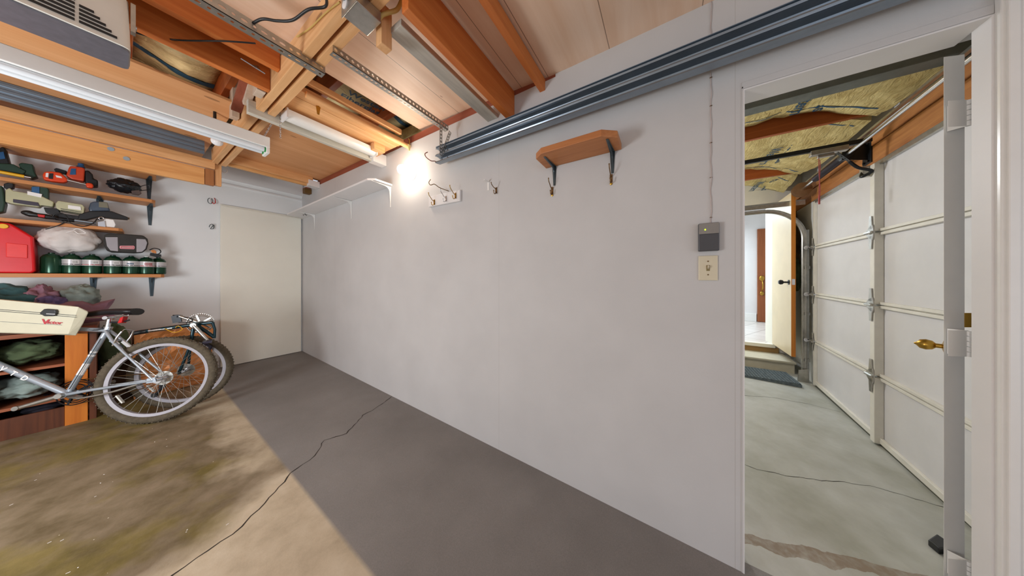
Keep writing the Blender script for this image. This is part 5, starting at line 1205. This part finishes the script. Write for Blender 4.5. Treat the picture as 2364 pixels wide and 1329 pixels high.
# boxes behind the bicycles
t = thing('cardboard_box', 'copper coloured crumpled paper wrapped box behind the bicycle wheels', 'box', (.30, 4.15, .17))
b = MB(); x0, x1, y0, y1, z0, z1 = .075, .525, 3.99, 4.34, .172, .735; nx, nzz = 14, 16; vs_ = []
def crump(p): return V((p[0] + .012 * noise.noise(V(p) * 9), p[1] + .030 * noise.noise(V(p) * 7 + V((5, 0, 0))) + .014 * noise.noise(V(p) * 16), p[2] + .012 * noise.noise(V(p) * 8 + V((0, 7, 0)))))
for i in range(nx + 1):
    for k in range(nzz + 1): vs_.append(crump((x0 + (x1 - x0) * i / nx, y0, z0 + (z1 - z0) * k / nzz + (.03 * i / nx) * (k / nzz))))
f = [(i * (nzz + 1) + k, (i + 1) * (nzz + 1) + k, (i + 1) * (nzz + 1) + k + 1, i * (nzz + 1) + k + 1) for i in range(nx) for k in range(nzz)]
n = len(vs_); vs_ += [V((x, y1, z)) for x in (x0, x1) for z in (z0, z1 + (.03 if x == x1 else 0))]
f += [tuple(k for k in range(nzz + 1)) + (n + 1, n), tuple(nx * (nzz + 1) + k for k in range(nzz + 1))[::-1] + (n + 2, n + 3), tuple(i * (nzz + 1) + nzz for i in range(nx + 1)) + (n + 3, n + 1), (n, n + 1, n + 3, n + 2), tuple(i * (nzz + 1) for i in range(nx + 1))[::-1] + (n, n + 2)]
b.add(vs_, f); b.build('wrapping', M['copper'], t)
b = MB(); b.box(-.07, .06, 4.06, 4.32, .17, .66); tag(b.build('cardboard_box', plain('dark_brown_card', '4c3220', .8, 0, .15), bevel=.003), 'dark brown upright box between the cabinet and the copper box', 'box')

# ================================================================== bicycles
def wheel(parent, c, R, name='wheel', tyre=.026, spokes=32, rear=True, rim_mat='steel'):
    """local frame: wheel in the x-z plane, axle along y"""
    c = V(c); n = 64; b = MB(); rr = R - tyre
    circ = lambda r, y, n=64: [c + V((r * math.cos(2 * math.pi * k / n), y, r * math.sin(2 * math.pi * k / n))) for k in range(n)]
    rings = [circ(rr - .042, -.010), circ(rr - .042, .010), circ(rr - .016, .0135), circ(rr - .016, -.0135)]
    v = [p for r in rings for p in r]; f = [(i * n + k, i * n + (k + 1) % n, ((i + 1) % 4) * n + (k + 1) % n, ((i + 1) % 4) * n + k) for i in range(4) for k in range(n)]
    b.add(v, f); rim = b.build(name, plain('grey_rim', 'a29ea4', .5, .3, .05), parent, local=True, smooth=50)
    b = MB(); b.tube(circ(rr + .0, 0), tyre, 12, closed=True)
    for k in range(72):
        a = 2 * math.pi * k / 72; d = V((math.cos(a), 0, math.sin(a))); tg = V((-d.z, 0, d.x))
        for y in ((-.012, .012) if k % 2 else (-.019, .0, .019)):
            rad = rr + math.sqrt(max(tyre ** 2 - y * y, 0)) - .0015; p = c + d * rad + V((0, y, 0)); b.beam(p, p + d * .005, .009, .007, tg)
    b.build('tyre', M['rubber'], rim, local=True, smooth=40)
    b = MB()
    for k in range(spokes):
        a = 2 * math.pi * k / spokes; sd = 1 if k % 2 else -1; off = .55 * (1 if (k // 2) % 2 else -1)
        p = c + V((.022 * math.cos(a + off), sd * .024, .022 * math.sin(a + off))); q = c + V(((rr - .040) * math.cos(a), 0, (rr - .014) * math.sin(a))); b.tube([p, q], .0012, 5)
    b.build('spokes', M['galv'], rim, local=True)
    b = MB(); b.cyl(c - UY * .05, c + UY * .05, .012, n=14)
    for y in (-.026, .026): b.cyl(c + UY * (y - .0015), c + UY * (y + .0015), .028, n=18)
    b.cyl(c - UY * .062, c + UY * .062, .005, n=8); b.build('hub', M['steel'], rim, local=True, smooth=40)
    if rear:
        b = MB()
        for k in range(7): b.cyl(c - UY * (.030 + .0045 * k), c - UY * (.032 + .0045 * k), .052 - .004 * k, n=26)
        b.build('cassette', M['galv'], rim, local=True)
    a = -.55; q = V((math.cos(a), 0, math.sin(a))); tg = V((-q.z, 0, q.x)); b = MB(); p = c + q * (rr * .74)
    b.beam(p - tg * .035 + UY * .006, p + tg * .035 + UY * .006, .008, .020, UY); b.build('spoke_reflector', M['reflector'], rim, local=True, bevel=.002)
    return rim
def bicycle(name, label, loc, yaw, lean, R, mats, front=True, pitch=0.0):
    t = bpy.data.objects.new(name, None); COL.objects.link(t); t['_o'] = (0, 0, 0); tag(t, label, 'bicycle'); t.empty_display_size = .05
    f = V((math.cos(yaw), math.sin(yaw), pitch)).normalized(); l0 = V((-math.sin(yaw), math.cos(yaw), 0)); up = (UZ * math.cos(lean) + l0 * math.sin(lean)); up = (up - f * up.dot(f)).normalized(); l = up.cross(f)
    t.matrix_world = Matrix(((f.x, l.x, up.x, loc[0]), (f.y, l.y, up.y, loc[1]), (f.z, l.z, up.z, loc[2]), (0, 0, 0, 1)))
    P = lambda x, z, y=0.0: V((x, y, z)); hub = P(0, R); bb = P(.43, .285); st = P(.295, .735); ht = P(.90, .80); hb = P(.935, .685); fh = P(1.05, R)
    b = MB(); b.tube([bb, st], .0150, 14); b.tube([st - V((-.008, 0, .018)), ht], .0145, 14); b.tube([bb, hb], .0185, 14); b.tube([hb, ht], .019, 14); b.cyl(bb - UY * .035, bb + UY * .035, .021, n=16)
    for s in (1, -1):
        b.tube([P(.43, .285, s * .028), P(.30, .30, s * .045), P(0, R, s * .062)], [.0105, .010, .008], 10); b.tube([P(.300, .715, s * .014), P(.24, .63, s * .040), P(0, R + .004, s * .062)], [.009, .0085, .007], 10)
        b.prism([P(-.02, R - .012, s * .062), P(.03, R - .016, s * .062), P(.03, R + .02, s * .062), P(-.01, R + .02, s * .062)], (0, s * .004, 0))
    b.tube([P(.25, .635, -.04), P(.25, .635, .04)], .007, 8); b.tube([P(.365, .30, -.035), P(.365, .30, .035)], .007, 8)
    fr = b.build('frame', M[mats], t, local=True, smooth=50)
    b = MB(); b.tube([P(.303, .70), P(.300, .805)], .0125, 12); b.cyl(P(.301, .722), P(.297, .742), .021, n=14); b.build('seat_post', M['chrome'], t, local=True, smooth=50)
    b = MB(); N = 14; secs = []
    for i in range(N + 1):
        u = i / N; x = .450 - .285 * u; w = .018 + .060 * max(0, (u - .30) / .70) ** 1.3 if u > .30 else .018; w *= (1 if u < .93 else .75); z = .838 + .012 * math.sin(u * 3) ** 2 + .012 * u
        h = .032 + .014 * u
        secs.append([P(x, z + h * .5 * math.sin(a) * (1.0 if math.sin(a) > 0 else 1.3), w * math.cos(a)) for a in [2 * math.pi * k / 14 for k in range(14)]])
    v = [p for s_ in secs for p in s_]; f_ = [(i * 14 + k, i * 14 + (k + 1) % 14, (i + 1) * 14 + (k + 1) % 14, (i + 1) * 14 + k) for i in range(N) for k in range(14)] + [tuple(range(14))[::-1], tuple(range(N * 14, N * 14 + 14))]
    b.add(v, f_); sd = b.build('saddle', M['saddle'], t, local=True, smooth=60)
    b = MB()
    for s in (1, -1): b.tube(smoothpath([P(.435, .832, s * .006), P(.385, .818, s * .018), P(.305, .812, s * .022), P(.235, .822, s * .024), P(.195, .838, s * .03)]), .0035, 7)
    b.cyl(P(.302, .808, -.03), P(.302, .808, .03), .013, n=12); b.build('saddle_rails', M['chrome'], sd, local=True, smooth=60)
    b = MB(); b.prism([P(.245, .765, -.02), P(.235, .805, -.02), P(.220, .815, -.02), P(.225, .765, -.02)], (0, .04, 0)); b.build('rear_reflector', M['reflred'], t, local=True, bevel=.003)
    b = MB(); b.tube([P(.297, .775, 0), P(.24, .770, 0), P(.20, .785, 0)], .006, 8); b.tube([P(.300, .735, .015), P(.34, .720, .035), P(.36, .725, .04)], .005, 7); b.build('seat_clamp', M['blackmetal'], t, local=True, smooth=50)
    wheel(t, hub, R, 'rear_wheel')
    # drivetrain, non-drive crank, kickstand, brake, cables, bottle cage
    b = MB(); b.tube([P(.43, .285, .045), P(.43 + .155, .285 - .045, .058)], [.015, .012], 10); b.cyl(P(.43, .285, .035), P(.43, .285, .06), .017, n=14); b.cyl(P(.583, .241, .05), P(.583, .241, .072), .014, n=12)
    b.tube([P(.43, .285, -.06), P(.43 - .155, .285 + .045, -.072)], [.015, .012], 10); b.build('crank_arms', M['galv'], t, local=True, smooth=50)
    b = MB()
    for k, (r, y) in enumerate(((.085, -.044), (.072, -.050), (.058, -.038))): 
        b.tube([P(.43 + r * math.cos(a * .157), .285 + r * math.sin(a * .157), y) for a in range(40)], .0035, 5, closed=True)
        for q in range(5): b.beam(P(.43, .285, y), P(.43 + r * math.cos(q * 1.257), .285 + r * math.sin(q * 1.257), y), .010, .003, UY)
    b.build('chainrings', M['blackmetal'], t, local=True)
    b = MB()
    for s, z in ((1, .085), (-1, -.085)): b.tube([P(.43, .285 + z, -.047), P(0, R + s * .045, -.045)], .0035, 5)
    b.build('bicycle_chain', M['bronze'], t, local=True)
    b = MB(); b.tube(smoothpath([P(.385, .262, .03), P(.33, .255, .060), P(.20, .270, .075), P(.06, .305, .085)]), .0065, 8); b.beam(P(.40, .268, .02), P(.345, .262, .05), .03, .012); b.build('kickstand', M['galv'], t, local=True, smooth=60)
    b = MB()
    for s in (1, -1): b.tube([P(.235, .60, s * .040), P(.215, .655, s * .052), P(.200, .70, s * .045)], .006, 8); b.beam(P(.235, .625, s * .028), P(.195, .575, s * .030), .012, .016)
    b.tube(smoothpath([P(.20, .70, .045), P(.215, .715, 0), P(.20, .70, -.045)]), .003, 6); b.build('rear_brake', M['chrome'], t, local=True, smooth=50)
    b = MB(); b.tube(smoothpath([P(.30, .70, .02), P(.40, .705, .022), P(.60, .73, .022), P(.80, .77, .025)]), .0022, 6); b.tube([P(.40, .31, .022), P(.05, R - .02, .075)], .002, 6); b.tube([P(.31, .66, .02), P(.41, .32, .025)], .002, 6); b.build('brake_cable', M['cord'], t, local=True)
    b = MB(); b.tube([P(.02, R - .02, -.075), P(.03, R - .08, -.08), P(.06, R - .13, -.08)], .010, 8); b.cyl(P(.03, R - .07, -.085), P(.03, R - .07, -.075), .018, n=14); b.cyl(P(.065, R - .13, -.085), P(.065, R - .13, -.075), .018, n=14); b.build('derailleur', M['blackmetal'], t, local=True, smooth=50)
    # fork, stem, bar
    b = MB(); b.tube([hb - V((-.004, 0, .0)), P(.945, .655)], .017, 12)
    for s in (1, -1): b.tube([P(.945, .66, s * .02), P(.955, .645, s * .052), P(1.01, .50, s * .055), P(1.05, R, s * .052)], [.014, .014, .012, .009], 10)
    b.build('fork', M[mats], t, local=True, smooth=50)
    b = MB(); b.tube([ht, P(.885, .85), P(.93, .90)], .014, 12); b.build('stem', M['blackmetal'], t, local=True, smooth=50)
    b = MB(); b.tube(smoothpath([P(.90, .915, -.24), P(.925, .905, -.12), P(.93, .90, 0), P(.925, .905, .12), P(.90, .915, .24)]), .0115, 10); hbn = b.build('handlebar', M['blackmetal'], t, local=True, smooth=50)
    b = MB()
    for s in (1, -1): b.cyl(P(.914, .909, s * .15), P(.898, .916, s * .27), .016, n=12)
    b.build('grips', M['rubber'], hbn, local=True, smooth=50)
    if front: wheel(t, fh, R, 'front_wheel', rear=False)
    return t, fr, P
yaw = 2.55; loc = (.150, 3.30, floor_z(.150, 3.30) + .002)
t, fr, P = bicycle('bicycle', 'silver mountain bike leaning in front of the shelf unit with a black saddle', loc, yaw, -.15, .318, 'bikegrey', True)
# lettering on the down tube, reading towards the bottom bracket, and pale decals
dv = (P(.43, .285) - P(.935, .685)).normalized(); upv = V((-dv.z, 0, dv.x)); upv = upv if upv.z > 0 else -upv
for i, ch in enumerate('RAVTD'):
    text('frame_lettering', ch, .040, P(.935, .685) + dv * (.17 + i * .058) + V((0, .0190, 0)) - upv * .014, dv, upv, M['labelwhite'], fr, .0004, .0012, local=True)
b = MB(); sv = (P(.295, .735) - P(.43, .285)).normalized()
for a0 in (.26, .285): b.cyl(P(.43, .285) + sv * a0, P(.43, .285) + sv * (a0 + .012), .0156, n=14)
b.cyl(P(.43, .285) + sv * .13, P(.43, .285) + sv * .21, .0155, n=14); b.build('frame_decal', M['labelwhite'], fr, local=True, smooth=50)

# second bicycle, upended behind the first: dark frame, crankset on top
q = fxy(424, 938); yaw2 = 2.62
t = bpy.data.objects.new('bicycle', None); COL.objects.link(t); t['_o'] = (0, 0, 0)
tag(t, 'dark teal bicycle frame upended on its wheel behind the silver bike, crankset on top', 'bicycle')
f2 = V((math.cos(yaw2), math.sin(yaw2), 0)); l2 = V((-math.sin(yaw2), math.cos(yaw2), 0)); R2 = .30; O2 = V((q[0], q[1], floor_z(*q) + .002))
t.matrix_world = Matrix(((f2.x, l2.x, 0, O2.x), (f2.y, l2.y, 0, O2.y), (0, 0, 1, O2.z), (0, 0, 0, 1)))
wheel(t, (0, 0, R2), R2, 'wheel', .024, 28, True)
INV = t.matrix_world.inverted()
def L2(px, py, off=0.0):    # picture point on the second bicycle's own plane
    r = ray(px, py); p0 = O2 + l2 * off; w = EYEP + r * ((p0 - EYEP).dot(l2) / r.dot(l2)); return INV @ w
bb2 = L2(455, 748); b = MB()
b.tube([bb2, L2(380, 758), L2(322, 766)], .0145, 12); b.tube([bb2, L2(491, 744)], .013, 12); b.tube([L2(491, 744), L2(496, 760), L2(495, 780)], .009, 10); b.tube([bb2 + V((0, 0, -.01)), L2(495, 778)], .013, 12)
b.tube([L2(446, 758, .02), L2(440, 795, .035)], .011, 10); b.tube([L2(446, 758, -.04), L2(440, 795, -.05)], .011, 10)
b.tube([L2(440, 795, .035), V((0, .055, R2))], .009, 8); b.tube([L2(440, 795, -.05), V((0, -.055, R2))], .009, 8)
b.cyl(bb2 - UY * .035, bb2 + UY * .035, .022, n=16); b.build('frame', M['bikeblack'], t, local=True, smooth=50)
b = MB(); b.tube([L2(340, 764), L2(304, 770)], .0165, 12); b.build('seat_post', M['black'], t, local=True, smooth=50)
b = MB(); b.tube([L2(345, 763), L2(400, 756.5)], .0152, 12); b.build('chrome_band', M['chrome'], t, local=True, smooth=50)
b = MB()
for r, y in ((.080, -.045), (.066, -.050)):
    b.tube([bb2 + V((r * math.cos(a * .157), y, r * math.sin(a * .157))) for a in range(40)], .0035, 5, closed=True)
    for k in range(5): b.beam(bb2 + UY * y, bb2 + V((r * math.cos(k * 1.257), y, r * math.sin(k * 1.257))), .012, .003, UY)
for k in range(40): a = k * .157; b.beam(bb2 + V((.078 * math.cos(a), -.045, .078 * math.sin(a))), bb2 + V((.087 * math.cos(a), -.045, .087 * math.sin(a))), .004, .003, UY)
b.build('chainrings', M['galv'], t, local=True)
b = MB(); b.tube([bb2 + UY * .045, L2(480, 786, .05)], [.014, .011], 10); b.tube([bb2 - UY * .055, L2(415, 730, -.06)], [.014, .011], 10); b.cyl(bb2 + UY * .035, bb2 + UY * .055, .018, n=14); b.build('crank_arms', M['galv'], t, local=True, smooth=50)
b = MB(); b.beam(L2(415, 730, -.06), L2(405, 728, -.14), .03, .016); b.beam(L2(406, 728, -.06), L2(410, 744, -.06), .012, .05); b.tube(smoothpath([L2(425, 732, -.05), L2(438, 733, -.04), L2(444, 738, -.04), L2(437, 744, -.04), L2(420, 744, -.05), L2(411, 744, -.06)]), .003, 6); b.build('pedal', M['blackmetal'], t, local=True, smooth=50)
b = MB(); b.beam(L2(480, 786, .05), L2(478, 790, .13), .05, .018); b.tube([L2(470, 790, .02), L2(486, 800, .03), L2(480, 812, .03)], .012, 8); b.build('pedal', plain('purple_black_pedal', '2a2436', .4), t, local=True, smooth=50)
b = MB(); b.tube(smoothpath([L2(405, 756, .02), L2(412, 752, .02), L2(421, 760, .025), L2(402, 767, .02), L2(380, 758, .02)]), .002, 6); b.build('brake_cable', M['yellow'], t, local=True)
# small white flecks of paint and litter on the oily slab
rnd = random.Random(12)
b = MB()
for px, py in ((357, 1020), (384, 1014), (385, 1030), (82, 1108), (240, 1095), (232, 1115), (220, 1146), (26, 1165), (114, 1252), (143, 1247), (432, 1223), (430, 1228), (525, 1210), (180, 1310), (157, 1322), (473, 948)):
    x, y = fxy(px, py); z = floor_z(x, y) + .001; a = rnd.uniform(0, 3); l_ = rnd.uniform(.002, .005)
    d = V((math.cos(a), math.sin(a) , .0417 * math.sin(a))) * l_; n_ = V((-math.sin(a), math.cos(a), .0417 * math.cos(a))) * .0016; c = V((x, y, z)); b.add([c - d - n_, c + d - n_, c + d + n_, c - d + n_], [(0, 1, 2, 3)])
o = b.build('litter_fleck', M['labelwhite']); tag(o, 'white specks of paint and litter scattered on the stained concrete', 'debris', kind='stuff')
GROUPS = {'rafter': 'roof rafters', 'roof_beam': 'boards of the double roof beam', 'roof_joist': 'orange roof joists', 'insulation_batt': 'paper-faced insulation between rafters',
          'truss_web': 'pale truss webs', 'screw_hook': 'small screw hooks at the back wall', 'tool_shelf': 'pine tool shelves on the back wall', 'rack_beam': 'boards of the rack beam',
          'ledger_beam': 'light wood beams above the white door', 'header_board': 'timber header above the overhead door', 'folded_clothes': 'clothes inside the cabinet', 'bicycle': 'bicycles by the back wall',
          'power_tool': 'power tools on the wall shelves', 'coat_hook': 'coat hooks on the white wall', 'wall_shelf': 'shelves on the white wall', 'loft_panel': 'plywood loft sheets', 'wood_batten': 'battens stacked under the roof',
          'perforated_angle': 'perforated angle irons under the roof', 'hanging_hook': 'small hooks hanging under the planks', 'painted_block': 'white painted blocks on the wall top'}
for o in bpy.data.objects:
    if '_o' in o: del o['_o']
    k_ = o.name.split('.')[0]
    if o.parent is None and 'label' in o and 'group' not in o and k_ in GROUPS: o['group'] = GROUPS[k_]
